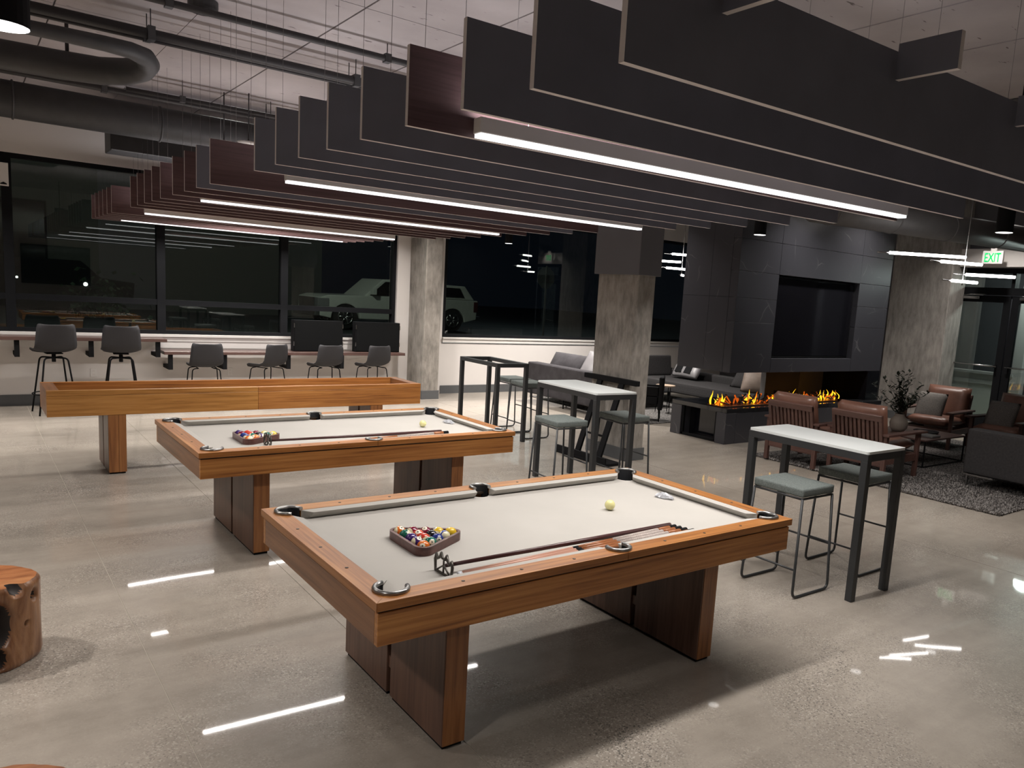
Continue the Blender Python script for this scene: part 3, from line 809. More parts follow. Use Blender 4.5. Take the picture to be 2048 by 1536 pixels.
obj('lens', lathe([(0, -0.012), (0.07, -0.008), (0.113, 0.004), (0, 0.005)], 28), TRIMW, t)

# pipes and ducts
def pipe(y, z, r, x0, x1, label, a=0.0, cl=6):
    t = thing('ceiling_pipe', label, 'pipe', (0, y, z), a, 'pipes under the ceiling')
    obj('run', tube([(x0, 0, 0), (x1, 0, 0)], r, 10), PIPE, t)
    n = int((x1 - x0) / 1.9)
    for k in range(n):
        x = x0 + 0.6 + k * 1.9
        obj('clamp', box(x - 0.03, x + 0.03, -r * 1.3, r * 1.3, -r * 1.3, r * 1.3), DUCT, t)
        obj('hanger_rod', tube([(x, 0, r), (x, 0, ZC - z)], 0.005, 5), DUCT, t)
pipe(4.87, 4.06, 0.030, -6, 13, 'slim black ceiling pipe running past the disc fixture')
pipe(5.62, 3.98, 0.045, -6, 13, 'thick black ceiling pipe above the middle baffles')
pipe(5.80, 3.97, 0.016, -6, 13, 'thin black conduit beside the thick ceiling pipe')
pipe(8.22, 3.98, 0.028, 0.5, 13, 'black sprinkler pipe starting at the duct bend')
pipe(8.40, 3.97, 0.034, -6, 13, 'long black sprinkler pipe near the dark duct')
t = thing('bent_duct', 'dark round air duct making a U-bend under the ceiling at upper left', 'duct', (0, 0, 3.75))
pts = [(-6, 5.36, 0.0), (-0.9, 5.36, 0.0), (-0.45, 5.34, 0.0), (-0.10, 5.34, 0.0), (0.10, 5.38, 0), (0.24, 5.52, 0), (0.30, 5.75, 0.0), (0.29, 6.0, 0.0), (0.20, 6.24, 0.0), (0.02, 6.42, 0), (-0.3, 6.5, 0.0), (-0.8, 6.54, 0.0), (-6, 6.56, 0.0)]
obj('run', tube(pts, 0.1, 20, False, [0.055, 0.055, 0.058, 0.062, 0.068, 0.08, 0.095, 0.11, 0.12, 0.125, 0.13, 0.13, 0.13]), DUCT, t)
obj('hanger_rod', tube([(-0.25, 6.46, 0.1), (-0.25, 6.46, ZC - 3.75)], 0.016, 8), PIPE, t)
for x in (-4.0, -2.0):
    obj('seam_ring', tube([(x, 6.55 + 0.133 * math.cos(k * PI / 8), 0.133 * math.sin(k * PI / 8)) for k in range(16)], 0.008, 6, True), DUCT, t)
t = thing('main_duct', 'thick dark round duct running along the window wall', 'duct', (0, 9.05, 3.78))
obj('run', tube([(-6, 0, 0), (13.2, 0, 0)], 0.21, 24), DUCT, t)
for k in range(12):
    x = -5.2 + k * 1.55
    obj('seam_ring', tube([(x, 0.215 * math.cos(q * PI / 10), 0.215 * math.sin(q * PI / 10)) for q in range(20)], 0.012, 6, True), DUCT, t)
tag(obj('box_duct', box(0.5, 4.9, 9.45, 9.95, 3.43, 3.98, 0.01, 1), DUCT), 'dark rectangular duct tucked against the top of the window wall', 'duct')
t = thing('flex_duct', 'pale grey round duct at the right edge below the ceiling', 'duct', (0, 0, 3.62))
obj('run', tube([(6.1, -6, 0.1), (6.1, -0.5, 0.1), (6.15, 0.25, 0.05), (6.3, 0.75, -0.02)], 0.3, 20, False, [0.36, 0.34, 0.30, 0.22]), DUCTL, t)
t = thing('side_duct', 'grey round duct running above the lounge toward the entrance', 'duct', (0, 0, 3.30))
obj('run', tube([(7.9, 3.95, 0), (13.5, 3.05, 0.0)], 0.20, 20), DUCTL, t)
for k in range(5):
    x = 8.2 + k * 1.2; y = 3.95 - (x - 7.9) * 0.9 / 5.6
    obj('seam_ring', tube([(x + 0.03 * math.cos(q * PI / 10), y + 0.2 * math.cos(q * PI / 10), 0.2 * math.sin(q * PI / 10)) for q in range(20)], 0.012, 6, True), DUCTL, t)
tag(obj('ceiling_beam', box(7.45, 7.75, -6.0, 4.6, 3.72, ZC - 0.012), GREYW), 'dark ceiling beam crossing above the lounge', 'beam')

# ================================================================== CHANDELIERS
def chandelier(loc, label, bars):
    t = thing('stick_chandelier', label, 'chandelier', loc, 0, 'stick chandeliers')
    obj('stem', tube([(0, 0, -0.04), (0, 0, ZC - loc[2])], 0.006, 8), CHROME, t)
    for ax, a, b, z in bars:
        d = (math.cos(ax), math.sin(ax))
        br = obj('tube', tube([(d[0] * a, d[1] * a, z), (d[0] * b, d[1] * b, z)], 0.019, 10), TUBEM, t)
        e = -0.12 if abs(a) < abs(b) else 0.12
        obj('counter_rod', tube([(d[0] * (a - 0.16), d[1] * (a - 0.16), z), (d[0] * a, d[1] * a, z)], 0.008, 6), CHROME, br)
dX = -0.66   # main heading of the glowing sticks
chandelier((9.1, 2.45, 2.42), 'stick chandelier with glowing tubes beside the exit sign', [(dX, -0.98, 0.0, 0.315), (dX + 0.25, -0.36, 0.26, 0.24), (dX - 0.15, 0.03, 0.62, 0.10), (dX + 0.4, -0.19, 0.26, 0.01)])
chandelier((9.5, 7.81, 2.46), 'stick chandelier with glowing tubes left of the fireplace', [(dX + 0.3, -0.22, 0.12, 0.36), (dX, -0.47, -0.03, 0.225), (dX + 0.5, -0.35, 0.08, 0.10), (dX + 1.2, 0.0, 0.16, -0.01)])
# ================================================================== FIREPLACE
fp = thing('fireplace', 'tall black marble fireplace block with an open hearth', 'fireplace', (0, 0, 0))
FX0, FX1, FY0, FY1 = 7.4, 11.3, 4.7, 5.72
core = obj('hood', box(FX0 + 0.02, FX1 - 0.02, FY0 + 0.14, FY1, 1.0, ZC - 0.012), BLKD, fp)
TVX0, TVX1, TVZ0, TVZ1 = 8.30, 10.39, 1.21, 2.425
def spanel(x0, x1, z0, z1):
    obj('stone_panel', box(x0 + 0.002, x1 - 0.002, FY0, FY0 + 0.14, z0 + 0.002, z1 - 0.002, 0.002, 1), STONE, core)
rows = [1.0, 1.72, 2.06, 2.43, 2.87, 3.5, ZC - 0.012]
for z0, z1 in zip(rows, rows[1:]):
    spanel(FX0, TVX0, z0, z1); spanel(TVX1, FX1, z0, z1)
spanel(TVX0, TVX1, 1.0, TVZ0); spanel(TVX0, TVX1, TVZ1, 2.87); spanel(TVX0, TVX1, 2.87, 3.5); spanel(TVX0, TVX1, 3.5, ZC - 0.012)
for z0, z1 in ((1.0, 2.06), (2.06, 3.1), (3.1, ZC - 0.012)):
    for y0, y1 in ((FY0 + 0.14, 5.2), (5.2, FY1)):
        obj('stone_panel', box(FX0, FX0 + 0.02, y0 + 0.002, y1 - 0.002, z0 + 0.002, z1 - 0.002), STONE, core)
bs = obj('hearth_base', box(7.52, FX1, 4.6, 5.66, 0.001, 0.44), STONE, fp)
obj('hearth_top', box(7.3, FX1, 4.6, 5.66, 0.442, 0.505, 0.003, 1), POLI, fp)
obj('hearth_side', box(7.3, 7.518, 4.6, 4.78, 0.001, 0.44, 0.002, 1), STONE, fp)
obj('hearth_side', box(7.3, 7.518, 5.46, 5.66, 0.001, 0.44, 0.002, 1), STONE, fp)
rc = obj('log_recess', box(7.50, 7.515, 4.785, 5.455, 0.01, 0.435), SCREEN, fp)
for y0 in (4.785, 5.425):
    obj('recess_frame', box(7.32, 7.36, y0, y0 + 0.03, 0.01, 0.435), BLKD, rc)
obj('recess_frame', box(7.32, 7.36, 4.785, 5.455, 0.01, 0.04), BLKD, rc)
obj('pier', box(10.94, FX1, FY0, FY1, 0.507, 0.998), SCREEN, fp)
obj('lining', box(9.35, 10.26, 5.56, 5.66, 0.507, 0.998), SLATE, fp)
obj('lining', box(10.26, 10.938, 5.55, 5.66, 0.507, 0.998), plain('pale_lining', (0.30, 0.28, 0.26), 0.6), fp)
tr = obj('burner_tray', box(7.36, 10.45, 4.74, 5.02, 0.506, 0.522, 0.003, 1), plain('copper_tray', (0.16, 0.06, 0.025), 0.3, 0.9), fp)
tv = thing('television', 'large black television set into the fireplace front', 'television', ((TVX0 + TVX1) / 2, FY0 + 0.135, TVZ0))
hw = (TVX1 - TVX0) / 2 - 0.006; hh = TVZ1 - TVZ0
obj('bezel', box(-hw, hw, -0.05, -0.001, 0.006, hh - 0.006, 0.004, 1), BLKD, tv)
obj('screen', box(-hw + 0.03, hw - 0.03, -0.054, -0.051, 0.036, hh - 0.036), SCREEN, tv)
# fire
fi = thing('hearth_fire', 'row of yellow and orange flames burning over twigs on the hearth', 'fire', (0, 0, 0.522))
rnd = random.Random(11)
def flame(cx, cy, h, wd, lean, mat):
    n = 7; bm = bm_new(); pts = []; rad = []
    for i in range(n + 1):
        t_ = i / n
        pts.append((cx + lean * t_ * t_ + 0.012 * math.sin(t_ * 6 + cx * 9), cy + 0.01 * math.sin(t_ * 5 + cx * 5), t_ * h))
        rad.append(max(0.0012, wd * (1 - t_) ** 0.8 * (0.45 + 1.6 * t_ * (1 - t_) * 1.6)))
    add_tube(bm, pts, wd, 8, False, rad)
    xf(bm, Matrix.Translation((cx, cy, 0)) @ Matrix.Diagonal((1, 0.55, 1, 1)) @ Matrix.Translation((-cx, -cy, 0)))
    obj('flame', bm, mat, fi)
for cx, hmax, n_ in ((7.50, 0.20, 7), (8.25, 0.19, 6), (8.62, 0.18, 4), (9.2, 0.2, 6), (10.02, 0.17, 6), (10.3, 0.16, 5)):
    for k in range(n_):
        x = cx + rnd.uniform(-0.16, 0.16)
        h = hmax * rnd.uniform(0.45, 1.0)
        flame(x, rnd.uniform(4.80, 4.96), h, rnd.uniform(0.014, 0.030), rnd.uniform(-0.10, 0.10), FLAMEY if k % 3 != 2 else FLAMEO)
for k in range(16):
    flame(rnd.uniform(7.45, 10.35), rnd.uniform(4.79, 4.98), rnd.uniform(0.03, 0.09), 0.016, rnd.uniform(-0.05, 0.05), FLAMEO)
EMB2 = plain('charred_twig', (0.045, 0.028, 0.02), 0.8)
for k in range(120):
    x = 7.42 + 2.95 * k / 119; a = rnd.uniform(0, PI); l = rnd.uniform(0.05, 0.13); e = rnd.uniform(0.0, 0.12)
    y = rnd.uniform(4.80, 4.97)
    obj('twig', tube([(x - l * math.cos(a), y - 0.3 * l * math.sin(a), 0.012), (x + l * math.cos(a), y + 0.3 * l * math.sin(a), 0.02 + e)], rnd.uniform(0.007, 0.013), 6), EMBER if k % 3 == 0 else EMB2, fi)

# ================================================================== POOL TABLES
L, W, H, AP = 2.432, 1.351, 0.787, 0.173
RW, NW = 0.095, 0.140       # wood cap width, cushion nose distance
PR, PC = 0.060, 0.104       # corner pocket
SR, SC_ = 0.052, 0.070      # side pocket
BED = 0.743
def pool_table(label):
    t = thing('pool_table', label, 'pool table', (0, 0, 0), 0, 'pool tables')
    z0 = H - AP
    i_ = 0.010
    obj('apron', box(i_, L - i_, i_, i_ + 0.028, z0, H - 0.045, 0.002, 1), TB_X, t)
    obj('apron', box(i_, L - i_, W - i_ - 0.028, W - i_, z0, H - 0.045, 0.002, 1), TB_X, t)
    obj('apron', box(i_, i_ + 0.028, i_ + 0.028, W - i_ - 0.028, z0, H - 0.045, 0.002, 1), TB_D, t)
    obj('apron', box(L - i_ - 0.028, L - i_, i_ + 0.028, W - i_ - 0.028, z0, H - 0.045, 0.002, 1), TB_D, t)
    bm = bm_new()
    for a_ in ((0.016, L - 0.016, 0.016, 0.05), (0.016, L - 0.016, W - 0.05, W - 0.016), (0.016, 0.05, 0.05, W - 0.05), (L - 0.05, L - 0.016, 0.05, W - 0.05)):
        add_box(bm, *a_, H - 0.0455, H - 0.0335)
    obj('shadow_gap', bm, SIGHT, t)
    obj('underframe', box(0.06, L - 0.06, 0.06, W - 0.06, z0 + 0.01, BED - 0.03), BLKD, t)
    a1 = math.degrees(math.asin((RW - PC) / PR))          # where the corner circle meets the cap edge
    a2 = math.degrees(math.asin((RW - SC_) / SR))
    # long caps: left half in front; the others by mirroring
    def cap_long():
        p = [(0.0012, 0), (L / 2 - 0.0015, 0)]
        p += [(x, y) for x, y in arc(L / 2, SC_, SR, 270, 180 - a2, 8) if x < L / 2 - 0.0015] if False else [(L / 2 - 0.0015, SC_ - SR)] + arc(L / 2, SC_, SR, 262, 180 - a2, 8)
        p += arc(PC, PC, PR, a1, -135, 10)
        return p
    def cap_short():
        p = [(0, W - 0.0012)] + [(x, y) for x, y in arc(PC, W - PC, PR, 135, 0 - a1 - 90 + 0, 10)] if False else None
        q = [(0, 0.0012)] + arc(PC, PC, PR, -135, -270 + 0 - a1, 10)
        # circle meets x = RW at angle 90 + (a1 measured) mirrored on the diagonal
        q = [(0, 0.0012)] + [(y, x) for x, y in reversed(arc(PC, PC, PR, a1, -135, 10))]
        r = [(x, W - y) for x, y in reversed(q)]
        return q + r
    def mirror(p, mx=False, my=False):
        q = [((L - x) if mx else x, (W - y) if my else y) for x, y in p]
        return list(reversed(q)) if mx != my else q
    cl = cap_long()
    for mx, my in ((0, 0), (1, 0), (0, 1), (1, 1)):
        obj('rail_cap', prism(mirror(cl, mx, my), H - 0.034, H), TB_X, t)
    cs = cap_short()
    for mx in (0, 1):
        obj('rail_cap', prism(mirror(cs, mx, 0), H - 0.034, H), TB_Y, t)
    # cushions
    xa = PC + PR * math.cos(math.radians(a1)); xb = L / 2 - SR * math.cos(math.radians(a2))
    def cush_mesh(p_out, p_in, top=H - 0.001):
        bm = bm_new()
        (x0, y0), (x1, y1) = p_out; (x2, y2), (x3, y3) = p_in
        ux = 0.030 * (1 if x0 > x2 else -1) if abs(x0 - x1) < 1e-6 else 0.0
        uy = 0.030 * (1 if y0 > y2 else -1) if abs(y0 - y1) < 1e-6 else 0.0
        v = [bm.verts.new(c) for c in ((x0, y0, BED), (x1, y1, BED), (x3 + (x1 - x3) * 0.0 + ux, y3 + uy, BED + 0.001), (x2 + ux, y2 + uy, BED + 0.001), (x0, y0, top), (x1, y1, top), (x3, y3, top - 0.006), (x2, y2, top - 0.006))]
        for q in ((0, 1, 2, 3), (4, 7, 6, 5), (0, 4, 5, 1), (1, 5, 6, 2), (2, 6, 7, 3), (3, 7, 4, 0)):
            bm.faces.new([v[i] for i in q])
        bmesh.ops.recalc_face_normals(bm, faces=bm.faces)
        bmesh.ops.bevel(bm, geom=[e for e in bm.edges], offset=0.002, segments=1, affect='EDGES')
        return bm
    for mx, my in ((0, 0), (1, 0), (0, 1), (1, 1)):
        fx = (lambda x: L - x) if mx else (lambda x: x)
        fy = (lambda y: W - y) if my else (lambda y: y)
        obj('cushion', cush_mesh(((fx(xa), fy(RW)), (fx(xb), fy(RW))), ((fx(xa + 0.048), fy(NW)), (fx(xb - 0.012), fy(NW)))), FELT, t)
    for mx in (0, 1):
        fx = (lambda x: L - x) if mx else (lambda x: x)
        obj('cushion', cush_mesh(((fx(RW), xa), (fx(RW), W - xa)), ((fx(NW), xa + 0.048), (fx(NW), W - xa - 0.048))), FELT, t)
    # cloth bed with the pocket mouths cut out
    pl = []
    pl += arc(PC, PC, PR, 90 - a1, a1, 8)
    pl += arc(L / 2, SC_, SR, 180 - a2, a2, 8)
    pl += [(L - x, y) for x, y in reversed(arc(PC, PC, PR, 90 - a1, a1, 8))]
    pl += [(L - x, W - y) for x, y in arc(PC, PC, PR, 90 - a1, a1, 8)]
    pl += [(x, W - y) for x, y in reversed(arc(L / 2, SC_, SR, 180 - a2, a2, 8))]
    pl += [(x, W - y) for x, y in reversed(arc(PC, PC, PR, 90 - a1, a1, 8))]
    obj('bed_cloth', prism(pl, BED - 0.025, BED), FELT, t)
    # pockets: liner, throat and metal iron
    def pocket(cx, cy, r, s0, s1):
        bm = bm_new()
        n = 14; o = []; i2 = []
        A = [s0 + (s1 - s0) * k / n for k in range(n + 1)]
        for a in A:
            c, s = math.cos(math.radians(a)), math.sin(math.radians(a))
            o.append([bm.verts.new((cx + (r + 0.001) * c, cy + (r + 0.001) * s, z)) for z in (H - 0.10, H + 0.002)])
            i2.append([bm.verts.new((cx + (r - 0.007) * c, cy + (r - 0.007) * s, z)) for z in (H - 0.10, H + 0.002)])
        for k in range(n):
            bm.faces.new((i2[k][0], i2[k + 1][0], i2[k + 1][1], i2[k][1])); bm.faces.new((o[k][0], o[k][1], o[k + 1][1], o[k + 1][0]))
            bm.faces.new((i2[k][1], i2[k + 1][1], o[k + 1][1], o[k][1]))
        add_lathe(bm, [(0, -0.0), (r, 0.0)], 20, (cx, cy, H - 0.10))
        p = obj('pocket', bm, BLACKR, t)
        obj('pocket_iron', tube([(cx + (r + 0.002) * math.cos(math.radians(a)), cy + (r + 0.002) * math.sin(math.radians(a)), H + 0.005) for a in A], 0.0105, 8), STEEL, p)
    pocket(PC, PC, PR, 90 - a1, 360 + a1); pocket(L - PC, PC, PR, 180 - a1, 450 + a1)
    pocket(PC, W - PC, PR, -a1, 270 + a1); pocket(L - PC, W - PC, PR, -90 - a1, 180 + a1)
    pocket(L / 2, SC_, SR, 180 - a2, 360 + a2); pocket(L / 2, W - SC_, SR, -a2, 180 + a2)
    # sights
    sg = mesh_of(lathe([(0, 0.0012), (0.0075, 0.0012), (0.0075, 0)], 10), 'sight', SIGHT)
    for k in (1, 2, 3, 5, 6, 7):
        for y in (0.047, W - 0.047):
            obj('sight', sg, None, t, (PC + (L - 2 * PC) * k / 8, y, H))
    for k in (1, 2, 3):
        for x in (0.047, L - 0.047):
            obj('sight', sg, None, t, (x, PC + (W - 2 * PC) * k / 4, H))
    # pedestals
    for x in (0.384, L - 0.384 - 0.112):
        for y0, y1 in ((0.165, 0.662), (0.700, 1.190)):
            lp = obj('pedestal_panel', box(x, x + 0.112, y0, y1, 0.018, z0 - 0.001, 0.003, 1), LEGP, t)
            obj('end_face', box(x + 0.004, x + 0.108, y0 - 0.004 if y0 < 0.3 else y1, y0 if y0 < 0.3 else y1 + 0.004, 0.02, z0 - 0.002), TB_Z, lp)
            obj('foot', box(x + 0.01, x + 0.102, y0 + 0.01, y1 - 0.01, 0.001, 0.018), BLKD, lp)
        obj('connector', box(x + 0.01, x + 0.102, 0.662, 0.700, 0.145, 0.200), LEGP, t)
    return t
pt1 = pool_table('nearest pool table with pale grey cloth and teak rails')
pt2 = dup(pt1, (0.028, 2.732, 0), 0.0067, 'second pool table with pale grey cloth, in front of the shuffleboard')

# ------------------------------------------------------------------ balls
BR = 0.0295
BCOL = {'yellow': (0.78, 0.50, 0.03), 'blue': (0.012, 0.03, 0.20), 'red': (0.60, 0.05, 0.025), 'purple': (0.05, 0.018, 0.14), 'orange': (0.72, 0.17, 0.025), 'green': (0.01, 0.13, 0.085), 'maroon': (0.19, 0.012, 0.035), 'black': (0.008, 0.008, 0.010)}
def ball_mat(kind, cn):
    m, nt, b = nodes('ball_%s_%s' % (kind, cn))
    c = BCOL[cn]; setc(b, c, 0.08, 0, 0.5, 0.6)
    tc = N(nt, 'ShaderNodeTexCoord'); sp = N(nt, 'ShaderNodeSeparateXYZ'); nt.links.new(tc.outputs['Object'], sp.inputs[0])
    ax = N(nt, 'ShaderNodeMath', operation='ABSOLUTE'); nt.links.new(sp.outputs['X'], ax.inputs[0])
    g1 = N(nt, 'ShaderNodeMath', operation='GREATER_THAN'); g1.inputs[1].default_value = BR * 0.90; nt.links.new(ax.outputs[0], g1.inputs[0])
    g2 = N(nt, 'ShaderNodeMath', operation='GREATER_THAN'); g2.inputs[1].default_value = BR * 0.982; nt.links.new(ax.outputs[0], g2.inputs[0])
    base = N(nt, 'ShaderNodeRGB'); base.outputs[0].default_value = (*c, 1)
    col = base.outputs[0]
    if kind == 'striped':
        az = N(nt, 'ShaderNodeMath', operation='ABSOLUTE'); nt.links.new(sp.outputs['Z'], az.inputs[0])
        g3 = N(nt, 'ShaderNodeMath', operation='GREATER_THAN'); g3.inputs[1].default_value = BR * 0.64; nt.links.new(az.outputs[0], g3.inputs[0])
        x0 = N(nt, 'ShaderNodeMix', data_type='RGBA'); nt.links.new(g3.outputs[0], x0.inputs['Factor']); nt.links.new(col, x0.inputs['A']); x0.inputs['B'].default_value = (0.80, 0.74, 0.50, 1)
        col = x0.outputs['Result']
    x1 = N(nt, 'ShaderNodeMix', data_type='RGBA'); nt.links.new(g1.outputs[0], x1.inputs['Factor']); nt.links.new(col, x1.inputs['A']); x1.inputs['B'].default_value = (0.82, 0.78, 0.62, 1)
    x2 = N(nt, 'ShaderNodeMix', data_type='RGBA'); nt.links.new(g2.outputs[0], x2.inputs['Factor']); nt.links.new(x1.outputs['Result'], x2.inputs['A']); x2.inputs['B'].default_value = (0.03, 0.03, 0.03, 1)
    nt.links.new(x2.outputs['Result'], b.inputs['Base Color'])
    return m
BM = {}
for cn in BCOL:
    BM['solid', cn] = mesh_of(sphere(BR, (0, 0, 0), 24, 14), 'ball', ball_mat('solid', cn))
    if cn != 'black':
        BM['striped', cn] = mesh_of(sphere(BR, (0, 0, 0), 24, 14), 'ball', ball_mat('striped', cn))
def rack_and_balls(ox, oy, rz, rows, which, seed):
    """rows from the apex (+x) back to the base"""
    M_ = trn(ox, oy, 0) @ rot('Z', rz)
    d = 2 * BR; hx = d * math.sqrt(3) / 2
    rnd = random.Random(seed)
    tri = [(0.66, 0.638), (0.66 - 4 * hx, 0.638 - 2 * d), (0.66 - 4 * hx, 0.638 + 2 * d)]
    def rounded(R_):
        out = []
        for (cx, cy), a0 in zip(tri, (-60, 180, 60)):
            if a0 == -60: out += arc(cx, cy, R_, 60, -60, 8)
            elif a0 == 180: out += arc(cx, cy, R_, -60, -180, 8)
            else: out += arc(cx, cy, R_, 180, 60, 8)
        return out
    o_, i_ = rounded(BR + 0.017), rounded(BR + 0.003)
    bm = bm_new(); n = len(o_)
    VO = [[bm.verts.new((x, y, z)) for x, y in o_] for z in (BED + 0.001, BED + 0.041)]
    VI = [[bm.verts.new((x, y, z)) for x, y in i_] for z in (BED + 0.001, BED + 0.041)]
    for k in range(n):
        j = (k + 1) % n
        bm.faces.new((VO[0][k], VO[0][j], VO[1][j], VO[1][k])); bm.faces.new((VI[0][j], VI[0][k], VI[1][k], VI[1][j]))
        bm.faces.new((VO[1][k], VO[1][j], VI[1][j], VI[1][k])); bm.faces.new((VO[0][j], VO[0][k], VI[0][k], VI[0][j]))
    bmesh.ops.recalc_face_normals(bm, faces=bm.faces)
    r_ = obj('ball_rack', xf(bm, M_), RACKM)
    tag(r_, 'dark mahogany triangle rack full of balls on the %s pool table' % which, 'ball rack', 'ball racks')
    for i, row in enumerate(rows):
        for j, (kind, cn) in enumerate(row):
            x = 0.66 - i * hx; y = 0.638 + (i / 2 - j) * d          # j counts from the far side to the near side
            p = M_ @ Vector((x, y, BED + BR + 0.001))
            o = obj('pool_ball', BM[kind, cn], None, None, p)
            o.rotation_euler = (PI / 2 + rnd.uniform(-0.5, 0.5), rnd.uniform(0.3, 1.2), rnd.uniform(0, 6.28))
            kk = 'solid' if kind == 'solid' else 'white-ended striped'
            tag(o, '%s %s ball in the rack on the %s pool table' % (kk, cn, which), 'pool ball', 'balls in the rack on the %s table' % which)
S_, T_ = 'solid', 'striped'
rack_and_balls(0, 0, 0, [[(S_, 'yellow')], [(T_, 'yellow'), (T_, 'blue')], [(S_, 'maroon'), (S_, 'black'), (S_, 'blue')], [(T_, 'maroon'), (S_, 'red'), (T_, 'red'), (S_, 'green')], [(T_, 'orange'), (T_, 'green'), (S_, 'purple'), (T_, 'purple'), (S_, 'orange')]], 'nearest', 5)
rack_and_balls(0.0, 2.625, 0.0067, [[(S_, 'yellow')], [(T_, 'yellow'), (S_, 'green')], [(S_, 'maroon'), (S_, 'black'), (T_, 'purple')], [(S_, 'red'), (T_, 'red'), (T_, 'green'), (S_, 'orange')], [(S_, 'purple'), (T_, 'maroon'), (S_, 'blue'), (T_, 'blue'), (T_, 'orange')]], 'second', 9)
cue_me = mesh_of(sphere(BR, (0, 0, 0), 28, 16), 'cue_ball', IVORY)
tag(obj('cue_ball', cue_me, None, None, (1.714, 0.700, BED + BR)), 'pale yellow ball alone on the nearest pool table', 'ball', 'lone pale balls')
tag(obj('cue_ball', cue_me, None, None, (1.945, 3.39, BED + BR)), 'pale yellow ball alone on the second pool table', 'ball', 'lone pale balls')

# ------------------------------------------------------------------ cues
def cue(p0, p1, label, wrapm=WRAP, buttm=BUTT, r0=0.006, r1=0.0145):
    """tip at p0, bumper end at p1"""
    p0, p1 = Vector(p0), Vector(p1)
    d = p1 - p0; ln = d.length
    t = thing('pool_cue', label, 'pool cue', p0, 0, 'cues on the pool tables')
    t.rotation_mode = 'QUATERNION'; t.rotation_quaternion = d.to_track_quat('X', 'Z')
    def seg(nm, a, b, mat, par=t):
        ra, rb = r0 + (r1 - r0) * a, r0 + (r1 - r0) * b
        obj(nm, tube([(ln * a, 0, 0), (ln * b, 0, 0)], 0.01, 12, False, [ra, rb]), mat, par)
    seg('tip', 0, 0.015, PLAST); seg('shaft', 0.015, 0.47, SHAFT); seg('joint', 0.47, 0.495, BLKD)
    seg('forearm', 0.495, 0.66, buttm); seg('wrap', 0.66, 0.90, wrapm); seg('butt_sleeve', 0.90, 0.965, buttm); seg('bumper', 0.965, 1.0, BLKD)
    return t
zc = BED + 0.0145
cue((0.44, 0.168, BED + 0.007), (1.822, 0.163, zc), 'pool cue lying nearest the near rail of the nearest pool table')
cue((0.43, 0.184, BED + 0.007), (1.800, 0.196, zc), 'pool cue second from the near rail of the nearest pool table')
cue((0.45, 0.200, BED + 0.007), (1.792, 0.229, zc), 'pool cue third from the near rail of the nearest pool table')
cue((0.455, 0.216, BED + 0.007), (1.785, 0.260, zc), 'pool cue beside the bridge stick on the nearest pool table')
def bridge(p0, p1, label, s=1.0):
    p0, p1 = Vector(p0), Vector(p1); d = p1 - p0; ln = d.length
    t = thing('bridge_stick', label, 'bridge stick', p0, 0, 'bridge sticks on the pool tables')
    t.rotation_mode = 'QUATERNION'; t.rotation_quaternion = d.to_track_quat('X', 'Z')
    obj('stick', tube([(0.01, 0, 0.012), (ln, 0, 0.0)], 0.01, 12, False, [0.008, 0.0145]), BRIDGE, t)
    # rest head: crown shaped plate with notches and two openings
    out = [(-0.062, -0.034), (0.062, -0.034), (0.068, 0.012), (0.060, 0.036), (0.048, 0.018), (0.030, 0.030), (0.022, 0.050), (0.010, 0.030), (-0.010, 0.030), (-0.022, 0.050), (-0.030, 0.030), (-0.048, 0.018), (-0.060, 0.036), (-0.068, 0.012)]
    bm = bm_new()
    loop = [(0, y, z + 0.012) for y, z in out]
    add_tube(bm, loop, 0.0065, 6, True)
    add_tube(bm, [(0, 0, -0.02), (0, 0, 0.04)], 0.0045, 6); add_tube(bm, [(0, -0.055, -0.02), (0, 0, 0.015), (0, 0.055, -0.02)], 0.004, 6)
    obj('rest_head', bm, plain('dark_bronze', (0.10, 0.09, 0.08), 0.35, 0.8), t)
    return t
bridge((0.405, 0.245, BED + 0.026), (1.777, 0.291, BED + 0.016), 'dark bridge stick with crown-shaped metal head on the nearest pool table')
bridge((0.545, 3.03, BED + 0.026), (1.95, 3.080, BED + 0.017), 'dark bridge stick with metal head on the second pool table')
cue((0.62, 2.955, BED + 0.007), (1.985, 3.030, zc + 0.001), 'pool cue lying across the second pool table')
def wrapper(x, y, rz, label):
    rnd = random.Random(int(x * 100)); bm = bm_new(); n, m_ = 9, 5; g = {}
    for i in range(n + 1):
        for j in range(m_ + 1):
            u, v = i / n - 0.5, j / m_ - 0.5
            wd = 0.055 * (1.0 if 0.25 < i / n < 0.75 else 0.75)
            g[i, j] = bm.verts.new((u * 0.12, v * wd, 0.003 + max(0, 0.028 * (1 - 4 * v * v) * (1 - 3.6 * u * u)) + rnd.uniform(0, 0.008)))
    for i in range(n):
        for j in range(m_):
            bm.faces.new((g[i, j], g[i + 1, j], g[i + 1, j + 1], g[i, j + 1]))
    bmesh.ops.solidify(bm, geom=bm.faces[:], thickness=0.001)
    xf(bm, trn(x, y, BED + 0.001) @ rot('Z', rz))
    tag(obj('plastic_wrapper', bm, PLAST), label, 'wrapper', 'crumpled wrappers')
wrapper(2.20, 0.755, -1.2, 'crumpled clear plastic wrapper against the far end cushion of the nearest pool table')
wrapper(2.25, 3.49, -1.2, 'crumpled clear plastic wrapper against the far end cushion of the second pool table')

